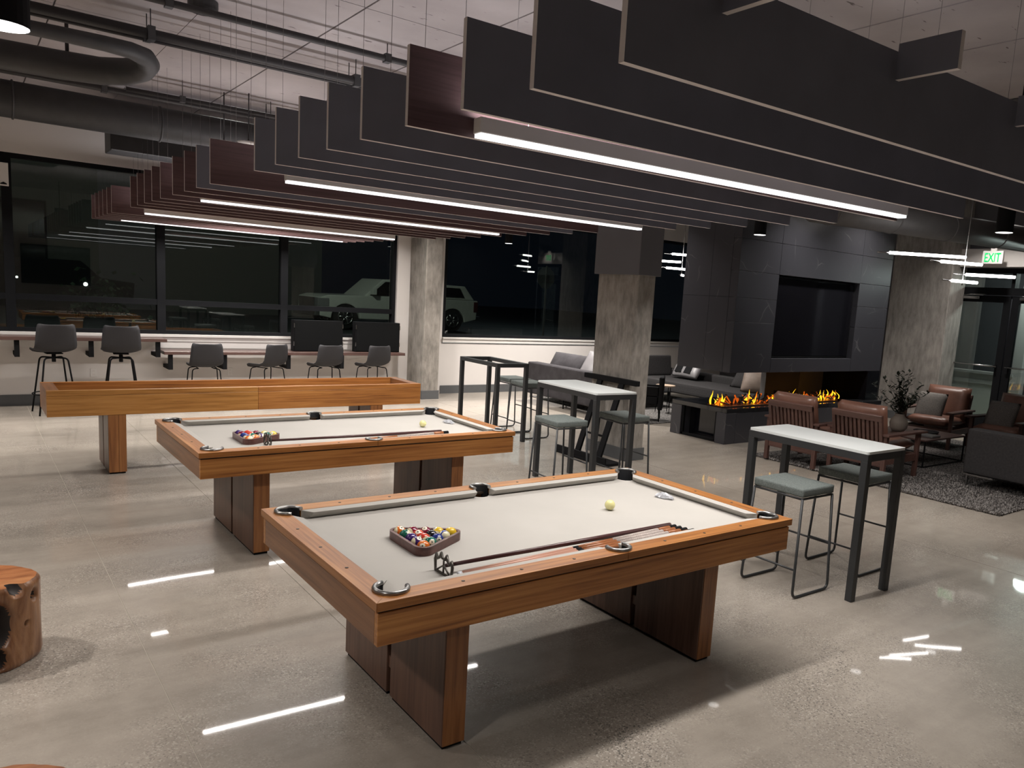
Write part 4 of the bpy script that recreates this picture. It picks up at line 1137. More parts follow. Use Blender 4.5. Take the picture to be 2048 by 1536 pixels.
# ================================================================== SHUFFLEBOARD
SL, SW, SH, SA = 3.679, 0.662, 0.80, 0.236
sb = thing('shuffleboard_table', 'long teak shuffleboard table behind the pool tables', 'shuffleboard table', (-0.554, 5.706, 0), 0.002)
TBX2 = wood('oiled_teak_honey', (0.20, 0.080, 0.018), (0.42, 0.19, 0.048), (0.56, 0.28, 0.085), 0)
sx = 1.825
obj('side_board', box(0, sx - 0.001, 0, 0.055, SH - SA, SH - 0.05, 0.002, 1), TBX2, sb)
obj('side_board', box(sx + 0.001, SL, 0, 0.055, SH - SA, SH - 0.05, 0.002, 1), TB_X, sb)
obj('top_rail', box(0, sx - 0.001, 0, 0.055, SH - 0.048, SH, 0.002, 1), TBX2, sb)
obj('top_rail', box(sx + 0.001, SL, 0, 0.055, SH - 0.048, SH, 0.002, 1), TB_X, sb)
obj('side_board', box(0, SL, SW - 0.055, SW, SH - SA, SH, 0.002, 1), TB_X, sb)
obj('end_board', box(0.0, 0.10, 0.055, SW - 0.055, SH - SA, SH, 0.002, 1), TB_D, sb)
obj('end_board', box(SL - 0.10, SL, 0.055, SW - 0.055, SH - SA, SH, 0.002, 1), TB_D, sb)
obj('cradle', box(0.1, SL - 0.1, 0.055, SW - 0.055, SH - SA, SH - 0.15), BLKD, sb)
obj('playing_board', box(0.16, SL - 0.16, 0.135, SW - 0.135, SH - 0.15, SH - 0.065, 0.003, 1), TB_X, sb)
for x in (0.472, SL - 0.472 - 0.15):
    for y0, y1 in ((0.0, 0.30), (0.335, 0.62)):
        pp = obj('pedestal_panel', box(x, x + 0.15, y0 + 0.004, y1, 0.015, SH - SA - 0.001, 0.003, 1), LEGP, sb)
        if y0 == 0.0:
            obj('end_face', box(x + 0.002, x + 0.085, 0.0, 0.004, 0.017, SH - SA - 0.002), TB_Z, pp)
            obj('end_face', box(x + 0.087, x + 0.148, 0.0, 0.004, 0.017, SH - SA - 0.002), TB_Z, pp)
        obj('foot', box(x + 0.01, x + 0.14, y0 + 0.015, y1 - 0.01, 0.001, 0.015), BLKD, pp)
    obj('connector', box(x + 0.02, x + 0.13, 0.30, 0.335, 0.13, 0.20), LEGP, sb)
# ================================================================== HIGH TABLES AND STOOLS
def high_table(label, x0, x1, y0, y1, ztop, rz, top=True):
    cx, cy = (x0 + x1) / 2, (y0 + y1) / 2
    t = thing('high_table', label, 'high table', (cx, cy, 0), rz, 'narrow high tables')
    hx, hy = (x1 - x0) / 2, (y1 - y0) / 2
    s = 0.05
    zt = ztop - (0.018 if top else 0)
    for sx_ in (-1, 1):
        for sy_ in (-1, 1):
            obj('leg', box(sx_ * hx, sx_ * (hx - s), sy_ * hy, sy_ * (hy - s), 0.001, zt - 0.05, 0.002, 1), BLK, t)
        obj('frame_rail', box(sx_ * hx, sx_ * (hx - s), -hy, hy, zt - 0.05, zt, 0.002, 1), BLK, t)
        obj('frame_rail', box(-hx + s, hx - s, sx_ * hy, sx_ * (hy - s), zt - 0.05, zt, 0.002, 1), BLK, t)
    if top:
        r = 0.02
        pl = arc(hx - r, hy - r, r, 0, 90, 4) + arc(-hx + r, hy - r, r, 90, 180, 4) + arc(-hx + r, -hy + r, r, 180, 270, 4) + arc(hx - r, -hy + r, r, 270, 360, 4)
        obj('table_top', prism(pl, zt + 0.0005, ztop, 0.0), QUARTZ, t)
    return t
high_table('white topped black high table at right with two grey stools', 3.53, 4.0, 0.235, 1.215, 1.032, 0.0)
high_table('white topped black high table in front of the concrete column', 3.615, 4.115, 3.06, 4.09, 1.032, -0.05)
high_table('bare black high table frame without a top', 4.21, 4.69, 5.73, 6.71, 1.03, -0.03, False)

def stool():
    t = thing('sled_stool', '', 'stool', (0, 0, 0), 0, 'grey sled stools at the high tables')
    hx, hy, zs = 0.178, 0.205, 0.752
    bm = box(-hx, hx, -hy, hy, zs - 0.058, zs, 0.016, 3)
    for v in bm.verts:
        if v.co.z > zs - 0.02:
            v.co.z += 0.006 * (1 - (v.co.x / hx) ** 2) * (1 - (v.co.y / hy) ** 2)
    for f in bm.faces:
        f.smooth = True
    obj('seat', bm, STOOLF, t)
    r = 0.0085; zf = zs - 0.068
    obj('seat_frame', tube([(-hx + 0.008, -hy + 0.008, zf), (hx - 0.008, -hy + 0.008, zf), (hx - 0.008, hy - 0.008, zf), (-hx + 0.008, hy - 0.008, zf)], r, 8, True), BLK, t)
    for s in (-1, 1):
        p = bend([(-hx + 0.008, s * (hy - 0.008), zf), (-hx - 0.022, s * (hy + 0.012), 0.0105), (hx + 0.028, s * (hy + 0.012), 0.0105), (hx - 0.008, s * (hy - 0.008), zf)], 0.05, 5)
        obj('sled_leg', tube(p, 0.0095, 8), BLK, t)
    obj('foot_rail', tube([(-hx - 0.012, -hy - 0.005, 0.20), (-hx - 0.012, hy + 0.005, 0.20)], 0.0075, 8), BLK, t)
    obj('foot_rail', tube([(hx + 0.012, -hy - 0.003, 0.33), (hx + 0.012, hy + 0.003, 0.33)], 0.0075, 8), BLK, t)
    return t
st = stool()
st.location = (3.405, 0.69, 0); st['label'] = 'grey-green stool at the right high table, between it and the pool table'
dup(st, (4.21, 0.72, 0), 0.02, 'grey-green stool on the far right side of the right high table')
dup(st, (3.44, 3.40, 0), -0.07, 'grey-green stool on the near left side of the middle high table')
dup(st, (4.30, 3.44, 0), -0.06, 'grey-green stool between the middle high table and the concrete column')
dup(st, (4.955, 6.08, 0), -0.03, 'grey-green stool beside the bare table frame, nearer of two')
dup(st, (5.01, 6.57, 0), -0.03, 'grey-green stool beside the bare table frame, farther of two')

# black steel rack leaning on the column
lr = thing('leaning_rack', 'black steel rack with slanted legs leaning against the concrete column', 'rack', (0, 0, 0))
obj('base_plate', box(4.68, 4.93, 4.12, 5.05, 0.001, 0.035, 0.004, 1), BLKD, lr)
obj('base_lip', box(4.68, 4.70, 4.12, 5.05, 0.035, 0.10, 0.003, 1), BLKD, lr)
for y in (4.34, 4.74):
    bm = bm_new(); add_box(bm, -0.014, 0.014, y, y + 0.085, 0, 0.98)
    xf(bm, trn(4.80, 0, 0.036) @ rot('Y', 0.315))
    obj('slanted_post', bm, BLKD, lr)
obj('top_rail', box(5.075, 5.14, 4.12, 5.08, 0.93, 0.99, 0.003, 1), BLKD, lr)
for z, x in ((0.30, 4.885), (0.55, 4.967)):
    obj('cross_bar', tube([(x, 4.40, z), (x, 4.78, z)], 0.013, 8), BLKD, lr)

# ================================================================== COUNTERS, CHAIRS
def counter(name, label, x0, x1, z, brs, y0=9.76):
    t = thing(name, label, 'counter', (0, 0, 0))
    obj('worktop', box(x0, x1, y0, YB - 0.04, z - 0.045, z, 0.003, 1), COUNT, t)
    for x in brs:
        b_ = obj('bracket', box(x - 0.028, x + 0.028, y0 + 0.03, y0 + 0.085, z - 0.265, z - 0.046), BLKD, t)
        obj('bracket_arm', box(x - 0.028, x + 0.028, y0 + 0.085, YB - 0.02, z - 0.265, z - 0.215), BLKD, b_)
    return t
counter('bar_counter', 'long dark walnut bar counter under the left windows', XL + 0.02, 1.20, 0.965, (-4.0, -3.1, -2.3, -1.4, -0.56, 0.27, 1.09))
counter('low_counter', 'lower dark walnut counter under the middle windows', 1.16, 4.92, 0.785, (1.25, 1.99, 2.94, 3.81))
def shell_mesh(wd, dp, hb):
    """one-piece seat and back; y+ is the front of the seat"""
    prof = [(dp * 0.55, -0.035), (dp * 0.50, -0.012), (dp * 0.40, 0.0), (dp * 0.15, -0.004), (-dp * 0.15, -0.008), (-dp * 0.32, 0.010), (-dp * 0.42, 0.055), (-dp * 0.47, 0.12), (-dp * 0.505, hb * 0.55), (-dp * 0.535, hb * 0.8), (-dp * 0.55, hb * 0.95), (-dp * 0.555, hb)]
    n = 12; bm = bm_new(); g = {}
    for j, (y, z) in enumerate(prof):
        t_ = j / (len(prof) - 1)
        half = wd / 2 * (0.90 + 0.10 * math.sin(PI * min(1, t_ * 1.15)))
        if j == len(prof) - 1: half *= 0.86
        if j == 0: half *= 0.88
        if j == len(prof) - 2: half *= 0.96
        for i in range(n + 1):
            u = i / n * 2 - 1
            wing = abs(u) ** 3
            up = 0.05 * wing * (1 - abs(t_ - 0.45) * 1.4 if abs(t_ - 0.45) < 0.7 else 0)
            fw = 0.055 * wing * max(0, (t_ - 0.4) / 0.6)
            g[i, j] = bm.verts.new((u * half, y + fw, z + up))
    for i in range(n):
        for j in range(len(prof) - 1):
            f = bm.faces.new((g[i, j], g[i + 1, j], g[i + 1, j + 1], g[i, j + 1])); f.smooth = True
    bmesh.ops.recalc_face_normals(bm, faces=bm.faces)
    bmesh.ops.solidify(bm, geom=bm.faces[:], thickness=0.012)
    for f in bm.faces:
        f.smooth = True
    return bm
def bar_stool():
    t = thing('bar_stool', '', 'bar stool', (0, 0, 0), 0, 'charcoal bar stools at the bar counter')
    zs = 0.80
    obj('shell', xf(shell_mesh(0.47, 0.44, 0.36), trn(0, 0, zs)), SHELL, t)
    obj('swivel_post', tube([(0, -0.02, zs - 0.13), (0, -0.02, zs - 0.012)], 0.024, 12), BLKD, t)
    obj('seat_plate', box(-0.09, 0.09, -0.10, 0.08, zs - 0.024, zs - 0.012), BLKD, t)
    for sx_ in (-1, 1):
        for sy_ in (-1, 1):
            p = bend([(0.0, -0.02, zs - 0.075), (sx_ * 0.13, -0.02 + sy_ * 0.13, zs - 0.075), (sx_ * 0.215, -0.02 + sy_ * 0.215, 0.001)], 0.05, 5)
            obj('leg', tube(p, 0.0105, 8), BLKD, t)
    r = 0.245
    obj('foot_ring', tube([(r * math.cos(2 * PI * k / 28), -0.02 + r * math.sin(2 * PI * k / 28), 0.26) for k in range(28)], 0.008, 8, True), BLKD, t)
    return t
s1 = bar_stool(); s1.location = (-0.19, 9.50, 0); s1.rotation_euler = (0, 0, 0.12); s1['label'] = 'charcoal shell bar stool at the bar counter, left of two'
dup(s1, (0.575, 9.48, 0), -0.08, 'charcoal shell bar stool at the bar counter, right of two')
def shell_chair():
    t = thing('shell_chair', '', 'chair', (0, 0, 0), 0, 'charcoal shell chairs at the low counter')
    zs = 0.605
    obj('shell', xf(shell_mesh(0.45, 0.42, 0.335), trn(0, 0, zs)), SHELL, t)
    for s in (-1, 1):
        obj('leg', tube(bend([(s * 0.10, 0.13, zs - 0.02), (s * 0.19, 0.14, zs - 0.03), (s * 0.235, 0.20, 0.001)], 0.04, 5), 0.008, 8), BLKD, t)
        obj('leg', tube(bend([(s * 0.10, -0.10, zs - 0.02), (s * 0.18, -0.12, zs - 0.03), (s * 0.225, -0.20, 0.001)], 0.04, 5), 0.008, 8), BLKD, t)
        obj('seat_runner', tube([(s * 0.10, 0.13, zs - 0.02), (s * 0.10, -0.10, zs - 0.02)], 0.007, 6), BLKD, t)
    return t
c1 = shell_chair(); c1.location = (1.63, 9.47, 0); c1.rotation_euler = (0, 0, -0.05)
nm4 = ('leftmost of four', 'second from left of four', 'third from left of four', 'rightmost of four')
c1['label'] = 'charcoal shell chair at the low counter, ' + nm4[0]
for k, (x, rz) in enumerate(((2.52, 0.45), (3.40, 0.1), (4.20, 0.18))):
    dup(c1, (x, 9.47, 0), rz, 'charcoal shell chair at the low counter, ' + nm4[k + 1])
# black cases standing on the low counter
def case(x0, x1, label):
    t = thing('equipment_case', label, 'case', ((x0 + x1) / 2, 9.98, 0.786), 0, 'black cases on the low counter')
    h = (x1 - x0) / 2
    obj('shell', box(-h, h, -0.04, 0.10, 0, 0.50, 0.008), BLKD, t)
    obj('lid_panel', box(-h + 0.015, h - 0.015, -0.046, -0.041, 0.015, 0.485), plain('case_panel_' + str(int(x0)), (0.008, 0.0085, 0.009), 0.7, 0, 0.1), t)
    for x in (-h + 0.006, h - 0.006):
        for z in (0.09, 0.38):
            obj('latch', box(x - 0.006, x + 0.006, -0.050, -0.041, z, z + 0.07), CHROME, t)
case(3.06, 3.87, 'flat black case with silver latches on the low counter, left of two')
case(4.09, 4.89, 'flat black case with silver latches on the low counter, right of two')
bt = thing('dark_bottle', 'small dark bottle on the end of the bar counter', 'bottle', (0.86, 10.02, 0.966))
obj('glass', lathe([(0, 0), (0.034, 0), (0.036, 0.09), (0.018, 0.12), (0.014, 0.15), (0, 0.15)], 16), BLKD, bt)
obj('cap', lathe([(0, 0.17), (0.017, 0.17), (0.017, 0.146), (0, 0.146)], 14), SHELL, bt)
bm = bm_new()
v = [bm.verts.new(p) for p in ((-0.035, 0, 0.035), (0, -0.02, 0.0), (0.035, 0, 0.035), (0, -0.005, 0.072), (0, 0.02, 0.036))]
for q in ((0, 1, 3), (1, 2, 3), (2, 4, 3), (0, 3, 4), (0, 4, 1), (1, 4, 2)):
    bm.faces.new([v[i] for i in q])
bmesh.ops.recalc_face_normals(bm, faces=bm.faces)
yc = obj('yellow_card', bm, YELLOW); yc.location = (0.84, 9.85, 0.966)
tag(yc, 'small folded yellow card on the end of the bar counter', 'card')
for k, x in enumerate((0.335, 2.166)):
    o = thing('wall_outlet', 'white outlet plate under the ' + ('bar counter' if k == 0 else 'low counter'), 'outlet', (x, YB - 0.001, 0.44), 0, 'outlets on the window wall')
    obj('plate', box(-0.04, 0.04, -0.008, 0, -0.06, 0.06, 0.003, 1), TRIMW, o)
    for z in (-0.025, 0.025):
        obj('socket', box(-0.016, 0.016, -0.010, -0.008, z - 0.013, z + 0.013), WHITE, o)
sp = thing('wall_notice', 'pale notice plate with a black mark at the left edge', 'notice', (-0.70, 10.10, 2.87))
obj('plate', box(-0.16, 0.135, -0.01, 0.01, 0, 0.29, 0.003, 1), TRIMW, sp)
bm = bm_new(); add_prism(bm, [(0.045, 0.018), (0.115, 0.018), (0.115, 0.03), (0.08, 0.05), (0.045, 0.03)], 0, 0.003)
obj('mark', xf(bm, trn(0, -0.0105, 0) @ rot('X', PI / 2)), BLKD, sp)

# television on the wall behind the viewer (seen mirrored in the windows)
t = thing('wall_television', 'black television on the wall behind the viewer', 'television', (1.36, YF + 0.002, 1.3))
obj('bezel', box(-0.92, 0.92, 0, 0.06, 0, 1.2, 0.006, 1), BLKD, t)
obj('screen', box(-0.90, 0.90, 0.061, 0.064, 0.02, 1.18), SCREEN, t)

# ================================================================== LOUNGE, RIGHT
def armchair(label):
    """local front is +y"""
    t = thing('slat_armchair', label, 'armchair', (0, 0, 0), 0, 'red oak armchairs with leather cushions')
    w_, d_ = 0.37, 0.40
    for sx_ in (-1, 1):
        obj('leg', box(sx_ * w_, sx_ * (w_ - 0.05), d_ - 0.05, d_, 0.001, 0.535, 0.004, 1), REDZ, t)
        obj('leg', box(sx_ * w_, sx_ * (w_ - 0.05), -d_, -d_ + 0.05, 0.001, 0.535, 0.004, 1), REDZ, t)
        obj('arm', box(sx_ * (w_ + 0.03), sx_ * (w_ - 0.075), -d_ - 0.02, d_ + 0.10, 0.536, 0.562, 0.006), RED, t)
        obj('side_rail', box(sx_ * (w_ - 0.008), sx_ * (w_ - 0.036), -d_ + 0.05, d_ - 0.05, 0.20, 0.29, 0.003, 1), RED, t)
    obj('seat_rail', box(-w_ + 0.05, w_ - 0.05, d_ - 0.04, d_ - 0.01, 0.20, 0.29, 0.003, 1), RED, t)
    obj('seat_rail', box(-w_ + 0.05, w_ - 0.05, -d_ + 0.01, -d_ + 0.04, 0.17, 0.29, 0.003, 1), RED, t)
    bk = trn(0, -d_ + 0.06, 0.28) @ rot('X', 0.26)
    for sx_ in (-1, 1):
        bm = box(sx_ * (w_ - 0.05), sx_ * (w_ - 0.09), -0.02, 0.02, 0, 0.50, 0.003, 1); obj('back_post', xf(bm, bk), REDZ, t)
    bm = box(-w_ + 0.05, w_ - 0.05, -0.022, 0.022, 0.44, 0.515, 0.004, 1); obj('back_rail', xf(bm, bk), RED, t)
    bm = box(-w_ + 0.09, w_ - 0.09, -0.018, 0.018, 0.0, 0.06, 0.003, 1); obj('back_rail', xf(bm, bk), RED, t)
    for k in range(10):
        x = -w_ + 0.125 + k * (2 * w_ - 0.25) / 9
        bm = box(x - 0.016, x + 0.016, -0.009, 0.009, 0.06, 0.44); obj('slat', xf(bm, bk), REDZ, t)
    obj('seat_cushion', xf(cushion(0.64, 0.74, 0.17, (0, 0, 0), 10, 6.0, 0.2, 3), trn(0, 0.03, 0.375) @ rot('X', 0.05)), LEATH, t)
    obj('back_cushion', xf(cushion(0.64, 0.54, 0.17, (0, 0, 0), 10, 6.0, 0.25, 5), bk @ trn(0, 0.105, 0.33) @ rot('X', PI / 2)), LEATH, t)
    return t
ch = armchair('slat-backed oak armchair with leather cushions, back to the viewer, left of two')
ch.location = (7.42, 3.33, 0.022); ch.rotation_euler = (0, 0, -PI / 2 + 0.02)
dup(ch, (7.60, 2.53, 0.022), -PI / 2 + 0.02, 'slat-backed oak armchair with leather cushions, back to the viewer, right of two')
dup(ch, (10.75, 3.35, 0.022), PI / 2 + 0.10, 'leather armchair facing the viewer beside the concrete column')
dup(ch, (10.85, 2.35, 0.022), PI / 2 - 0.04, 'leather armchair facing the viewer at the right edge')
for k, (x, y, lb) in enumerate(((10.62, 3.40, 'grey tweed cushion on the leather armchair beside the concrete column'), (10.70, 2.40, 'grey tweed cushion on the leather armchair at the right edge'))):
    c = obj('tweed_cushion', cushion(0.46, 0.42, 0.13, (0, 0, 0), 10, 3.2, 0.5, k), PILW)
    c.location = (x - 0.02, y, 0.605); c.rotation_euler = (0, -1.15, 0.08 if k == 0 else -0.04)
    tag(c, lb, 'cushion', 'tweed cushions in the lounge')
tag(obj('shag_rug', box(7.08, 11.6, 0.80, 3.95, 0.001, 0.021, 0.008, 2), RUG1), 'grey speckled shag rug under the leather armchairs', 'rug')
# rug pile along the visible edge and corner
rnd = random.Random(21); bm = bm_new()
for k in range(9000):
    if k < 6500: x, y = rnd.uniform(7.07, 8.6), rnd.uniform(0.79, 2.2)
    else: x, y = rnd.uniform(7.06, 7.25), rnd.uniform(0.79, 3.9)
    h = rnd.uniform(0.012, 0.028); a = rnd.uniform(0, 6.28); r = 0.012
    p = Vector((x, y, 0.016)); q = p + Vector((0.012 * math.cos(a), 0.012 * math.sin(a), h))
    s = Vector((-math.sin(a), math.cos(a), 0)) * r * 0.7
    bm.faces.new([bm.verts.new(p - s), bm.verts.new(p + s), bm.verts.new(q)])
pl_ = obj('rug_pile', bm, plain('shag_pile', (0.24, 0.225, 0.215), 0.95, var=0.6, scale=90), bpy.data.objects['shag_rug']); pl_['kind'] = 'stuff'
# coffee table
ct = thing('coffee_table', 'low dark coffee table with a thin black wire frame', 'coffee table', (0, 0, 0))
X0, X1, Y0_, Y1_ = 8.60, 9.68, 2.40, 3.30
obj('table_top', box(X0, X1, Y0_, Y1_, 0.365, 0.385, 0.003, 1), COUNT, ct)
for x in (X0 + 0.01, X1 - 0.01):
    for y in (Y0_ + 0.01, Y1_ - 0.01):
        obj('leg', box(x - 0.008, x + 0.008, y - 0.008, y + 0.008, 0.03, 0.364), BLKD, ct)
obj('floor_frame', tube([(X0 + 0.01, Y0_ + 0.01, 0.032), (X1 - 0.01, Y0_ + 0.01, 0.032), (X1 - 0.01, Y1_ - 0.01, 0.032), (X0 + 0.01, Y1_ - 0.01, 0.032)], 0.008, 6, True), BLKD, ct)
tag(obj('tray', lathe([(0, 0), (0.15, 0), (0.165, 0.02), (0.155, 0.02), (0.145, 0.008), (0, 0.008)], 28, (9.33, 2.78, 0.386)), SHELL), 'round dark tray on the coffee table', 'tray')
tag(obj('book', box(8.88, 9.10, 2.46, 2.68, 0.386, 0.410, 0.003, 1), SLATE), 'thin grey book on the coffee table', 'book')
# vase with branches
vs = thing('vase_plant', 'beige ceramic vase of olive branches on the coffee table', 'plant', (8.97, 2.99, 0.386))
obj('vase', lathe([(0, 0), (0.075, 0), (0.112, 0.05), (0.120, 0.11), (0.105, 0.17), (0.070, 0.205), (0.062, 0.225), (0.072, 0.24), (0.066, 0.24), (0.055, 0.22), (0, 0.2)], 24), CERAM, vs)
rnd = random.Random(5); bl_ = bm_new(); bs_ = bm_new()
for k in range(20):
    a = 2 * PI * k / 20 + rnd.uniform(-0.2, 0.2); sp_ = rnd.uniform(0.12, 0.42); hh_ = rnd.uniform(0.22, 0.56)
    if k % 4 == 0: sp_ *= 0.4; hh_ = 0.62
    pts = [Vector((0, 0, 0.18)) + Vector((math.cos(a) * sp_ * (t_ ** 1.4), math.sin(a) * sp_ * (t_ ** 1.4), hh_ * t_)) for t_ in (0, 0.25, 0.5, 0.75, 1)]
    add_tube(bs_, pts, 0.003, 5, False, [0.004, 0.0035, 0.003, 0.002, 0.001])
    for q in range(26):
        t_ = 0.25 + 0.75 * q / 25; i = min(3, int(t_ * 4)); f_ = t_ * 4 - i
        p = pts[i].lerp(pts[i + 1], f_); b2 = rnd.uniform(0, 2 * PI)
        d = Vector((math.cos(b2), math.sin(b2), rnd.uniform(0.1, 0.9))).normalized(); ll = rnd.uniform(0.06, 0.095)
        s = d.cross(Vector((0, 0, 1))).normalized() * ll * 0.22
        bl_.faces.new([bl_.verts.new(p), bl_.verts.new(p + d * ll * 0.5 + s), bl_.verts.new(p + d * ll), bl_.verts.new(p + d * ll * 0.5 - s)])
obj('branches', bs_, STEM, vs); lf = obj('foliage', bl_, LEAF, vs); lf['kind'] = 'stuff'
# dark sofa at the right edge
so = thing('dark_sofa', 'dark grey fabric sofa on the rug cut off at the right edge', 'sofa', (0, 0, 0))
obj('back', box(8.10, 8.30, -0.35, 1.68, 0.17, 0.70, 0.04, 3), SOFAD, so)
obj('base', box(8.30, 9.0, -0.35, 1.68, 0.17, 0.34, 0.02), SOFAD, so)
obj('arm', box(8.30, 9.0, 1.52, 1.68, 0.341, 0.56, 0.03, 3), SOFAD, so)
obj('seat_cushion', box(8.31, 8.99, 0.60, 1.51, 0.341, 0.46, 0.04, 3), SOFAD, so)
obj('seat_cushion', box(8.31, 8.99, -0.34, 0.59, 0.341, 0.46, 0.04, 3), SOFAD, so)
for x, y in ((8.12, 1.62), (8.9, 1.62), (8.12, -0.3), (8.9, -0.3)):
    lg = obj('leg', box(x, x + 0.03, y, y + 0.02, 0.023, 0.17), CHROME, so)
    obj('foot_plate', box(x, x + 0.03, y - 0.28, y, 0.15, 0.168), CHROME, lg)
ct2 = obj('sofa_throw', xf(cushion(0.40, 0.36, 0.14, (0, 0, 0), 10, 3.5, 0.4, 2), trn(8.45, 1.02, 0.70) @ rot('Y', 1.2)), BLKD)
tag(ct2, 'black cushion propped on the dark sofa at the right edge', 'cushion')

# ================================================================== LOUNGE, LEFT
s2 = thing('velvet_sofa', 'charcoal velvet sofa with its back to the tables, by the window wall', 'sofa', (0, 0, 0))
obj('back', box(7.0, 7.22, 7.05, 9.05, 0.15, 0.72, 0.045, 3), SOFA, s2)
obj('base', box(7.22, 7.95, 7.05, 9.05, 0.15, 0.34, 0.02), SOFA, s2)
obj('arm', box(7.22, 7.95, 8.88, 9.05, 0.341, 0.60, 0.03, 3), SOFA, s2)
for y0, y1 in ((7.07, 7.96), (7.97, 8.87)):
    obj('seat_cushion', box(7.23, 7.94, y0, y1, 0.341, 0.46, 0.04, 3), SOFA, s2)
for x in (7.06, 7.88):
    for y in (7.15, 8.0, 8.95):
        obj('leg', tube([(x, y, 0.001 if x < 7.5 else 0.0145), (x, y, 0.15)], 0.012, 8), BLKD, s2)
def pillow(name, mat, sx_, sy_, sz_, loc, rote, label, seed):
    c = obj(name, cushion(sx_, sy_, sz_, (0, 0, 0), 12, 2.6, 0.55, seed), mat)
    c.location = loc; c.rotation_euler = rote
    tag(c, label, 'cushion', 'cushions on the lounge seats')
    return c
pillow('velvet_cushion', SOFA, 0.50, 0.95, 0.20, (7.36, 8.36, 0.70), (0.0, -1.05, 0.02), 'long charcoal cushion on top of the velvet sofa', 1)
pillow('satin_cushion', PILG, 0.60, 0.62, 0.22, (7.36, 7.50, 0.74), (0.25, -0.95, 0.15), 'silver satin cushion leaning on the velvet sofa', 2)
tag(obj('flat_rug', box(7.40, 10.6, 6.28, 9.5, 0.001, 0.014, 0.004, 1), RUG2), 'flat mottled grey rug behind the concrete column', 'rug')
cz = thing('chaise', 'long dark grey chaise with a raised end behind the hearth', 'chaise', (0, 0, 0))
bm = box(9.55, 10.45, 5.95, 9.0, 0.24, 0.46, 0.06, 3)
obj('seat', bm, SOFAD, cz)
obj('headrest', xf(box(-0.45, 0.45, -0.11, 0.11, 0, 0.42, 0.05, 3), trn(10.0, 8.86, 0.44) @ rot('X', -0.15)), SOFAD, cz)
obj('back', box(10.45, 10.62, 5.95, 9.0, 0.24, 0.60, 0.05, 3), SOFAD, cz)
for x in (9.62, 10.5):
    for y in (6.1, 8.85):
        obj('leg', box(x, x + 0.05, y, y + 0.05, 0.0145, 0.24), BLKD, cz)
# patterned cushion with grey blocks
pc = thing('patterned_cushion', 'black and grey blocked cushion on the far end of the chaise', 'cushion', (10.15, 8.1, 0.465), 0.0, 'cushions on the lounge seats')
obj('pad', xf(cushion(0.40, 0.70, 0.16, (0, 0, 0), 10, 3.5, 0.4, 4), trn(0.05, 0, 0.20) @ rot('Y', -1.0)), PILG, pc)
for y in (-0.18, 0.06):
    obj('block', xf(box(-0.13, 0.02, y, y + 0.17, 0.070, 0.082), trn(0.05, 0, 0.20) @ rot('Y', -1.0)), BLKD, pc)
pillow('taupe_cushion', PILT, 0.42, 0.46, 0.20, (9.85, 6.15, 0.64), (0.2, -1.1, 0.4), 'striped taupe cushion on the chaise seen through the hearth', 6)
pillow('grey_cushion', SOFAD, 0.40, 0.44, 0.18, (10.3, 6.75, 0.60), (0.2, -0.9, 0.1), 'dark grey cushion on the chaise behind the taupe one', 8)
ac = thing('tub_chair', 'black upholstered chair half hidden by the concrete column', 'armchair', (7.74, 6.62, 0.0), 0.75)
obj('back', box(-0.20, 0.20, -0.24, -0.16, 0.20, 0.74, 0.035, 3), BLKD, ac)
obj('seat', box(-0.20, 0.20, -0.16, 0.22, 0.28, 0.42, 0.035, 3), BLKD, ac)
for s in (-1, 1):
    obj('arm', box(s * 0.20, s * 0.15, -0.16, 0.20, 0.421, 0.58, 0.02, 3), BLKD, ac)
    for y in (-0.18, 0.18):
        obj('leg', tube([(s * 0.16, y, 0.28), (s * 0.18, y * 1.1, 0.0145)], 0.012, 8, False, [0.014, 0.008]), BLKD, ac)
rt = thing('round_side_table', 'small round side table with a pale wooden top', 'side table', (8.62, 7.12, 0.0145))
obj('table_top', lathe([(0, 0.485), (0.17, 0.485), (0.17, 0.465), (0, 0.465)], 28, smooth=False), plain('ash_top', (0.42, 0.32, 0.24), 0.5), rt)
for k in range(3):
    a = 2 * PI * k / 3 + 0.4
    obj('leg', tube([(0.14 * math.cos(a), 0.14 * math.sin(a), 0.465), (0.15 * math.cos(a), 0.15 * math.sin(a), 0.001)], 0.007, 6), BLKD, rt)
rt['category'] = 'side table'
lt_ = thing('low_table', 'low black metal table on the flat rug', 'coffee table', (0, 0, 0.0145))
obj('table_top', box(8.25, 9.25, 7.55, 8.35, 0.28, 0.30, 0.003, 1), BLKD, lt_)
for x in (8.27, 9.21):
    for y in (7.57, 8.31):
        obj('leg', box(x, x + 0.018, y, y + 0.018, 0.001, 0.28), BLKD, lt_)
ws = thing('side_chair', 'dark wooden chair with a curved top rail by the window', 'chair', (9.12, 9.0, 0.0145), 0.5)
obj('seat', box(-0.22, 0.22, -0.22, 0.22, 0.42, 0.46, 0.02), LEATH, ws)
obj('top_rail', tube([(-0.25, -0.18, 0.74), (-0.12, -0.26, 0.76), (0.12, -0.26, 0.76), (0.25, -0.18, 0.74)], 0.03, 8, False, [0.02, 0.035, 0.035, 0.02]), BLKD, ws)
for sx_ in (-1, 1):
    obj('leg', tube([(sx_ * 0.2, 0.2, 0.43), (sx_ * 0.21, 0.21, 0.001)], 0.014, 8), BLKD, ws)
    obj('leg', tube([(sx_ * 0.2, -0.22, 0.74), (sx_ * 0.21, -0.22, 0.001)], 0.014, 8), BLKD, ws)

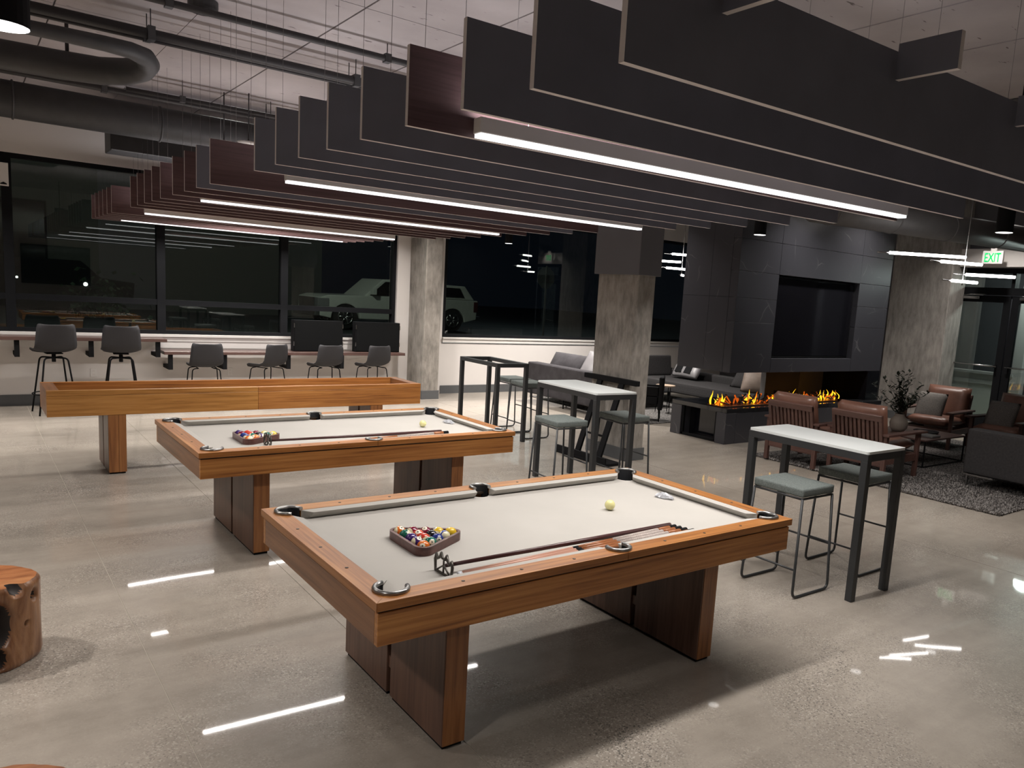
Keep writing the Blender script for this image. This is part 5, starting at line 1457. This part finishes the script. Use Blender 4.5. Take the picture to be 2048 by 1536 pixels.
# ================================================================== WOODEN STUMPS
def stump(loc, r, h, label, seed, holes):
    t = thing('stump_stool', label, 'stump stool', loc, 0, 'tree stump stools')
    rnd = random.Random(seed); bm = bm_new(); n, m_ = 200, 100; g = {}
    ph = [rnd.uniform(0, 6.28) for _ in range(6)]
    def rad(a, z):
        rr = r * (1 + 0.05 * math.sin(2 * a + ph[0]) + 0.035 * math.sin(3 * a + ph[1] + 2 * z) + 0.015 * math.sin(7 * a + ph[2] + 5 * z) + 0.006 * math.sin(23 * a + ph[3]))
        for ha, hz, hw, hd in holes:
            da = (a - ha + PI) % (2 * PI) - PI
            d2 = (da * r / hw) ** 2 + ((z * h - hz) / (hw * 1.3)) ** 2
            rr -= hd * math.exp(-d2 ** 2)
        return rr
    def dep(a, z):
        q = 0
        for ha, hz, hw, hd in holes:
            da = (a - ha + PI) % (2 * PI) - PI
            q += hd * math.exp(-((da * r / hw) ** 2 + ((z * h - hz) / (hw * 1.3)) ** 2) ** 2)
        return q
    for j in range(m_ + 1):
        z = j / m_
        tp = 1 - 0.06 * max(0, (z - 0.93) / 0.07) ** 2 - 0.05 * max(0, (0.08 - z) / 0.08) ** 2
        for i in range(n):
            a = 2 * PI * i / n
            R_ = rad(a, z) * tp
            g[i, j] = bm.verts.new((R_ * math.cos(a), R_ * math.sin(a), 0.001 + z * h))
    for j in range(m_):
        for i in range(n):
            f = bm.faces.new((g[i, j], g[(i + 1) % n, j], g[(i + 1) % n, j + 1], g[i, j + 1])); f.smooth = True
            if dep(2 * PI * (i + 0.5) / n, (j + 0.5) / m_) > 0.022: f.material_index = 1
    bm.faces.new([g[i, 0] for i in reversed(range(n))])
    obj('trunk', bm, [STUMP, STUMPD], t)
    bt_ = bm_new(); rings = []
    for k in range(10):
        s = 1 - k / 10
        rings.append([bt_.verts.new((rad(2 * PI * i / n, 1) * 0.94 * s * math.cos(2 * PI * i / n), rad(2 * PI * i / n, 1) * 0.94 * s * math.sin(2 * PI * i / n), 0.0012 + h + 0.004 * math.sin(k * 1.3 + 3 * i / n * 6.28) * (1 - s))) for i in range(n)])
    cv = bt_.verts.new((0, 0, 0.001 + h))
    for A, B in zip(rings, rings[1:]):
        for i in range(n):
            f = bt_.faces.new((A[i], A[(i + 1) % n], B[(i + 1) % n], B[i])); f.smooth = True
    for i in range(n):
        bt_.faces.new((rings[-1][i], rings[-1][(i + 1) % n], cv))
    obj('top', bt_, STUMPT, t)
    return t
stump((-1.115, 1.985, 0), 0.225, 0.405, 'polished tree stump stool with dark hollows at the left edge', 4, [(-1.32, 0.225, 0.075, 0.13), (-1.25, 0.065, 0.032, 0.085), (-0.45, 0.33, 0.022, 0.05), (-0.66, 0.205, 0.010, 0.04), (-0.86, 0.40, 0.032, 0.06)])
stump((-1.115, 0.02, 0), 0.185, 0.43, 'reddish tree stump stool at the bottom left corner', 8, [(-1.0, 0.2, 0.05, 0.05)])
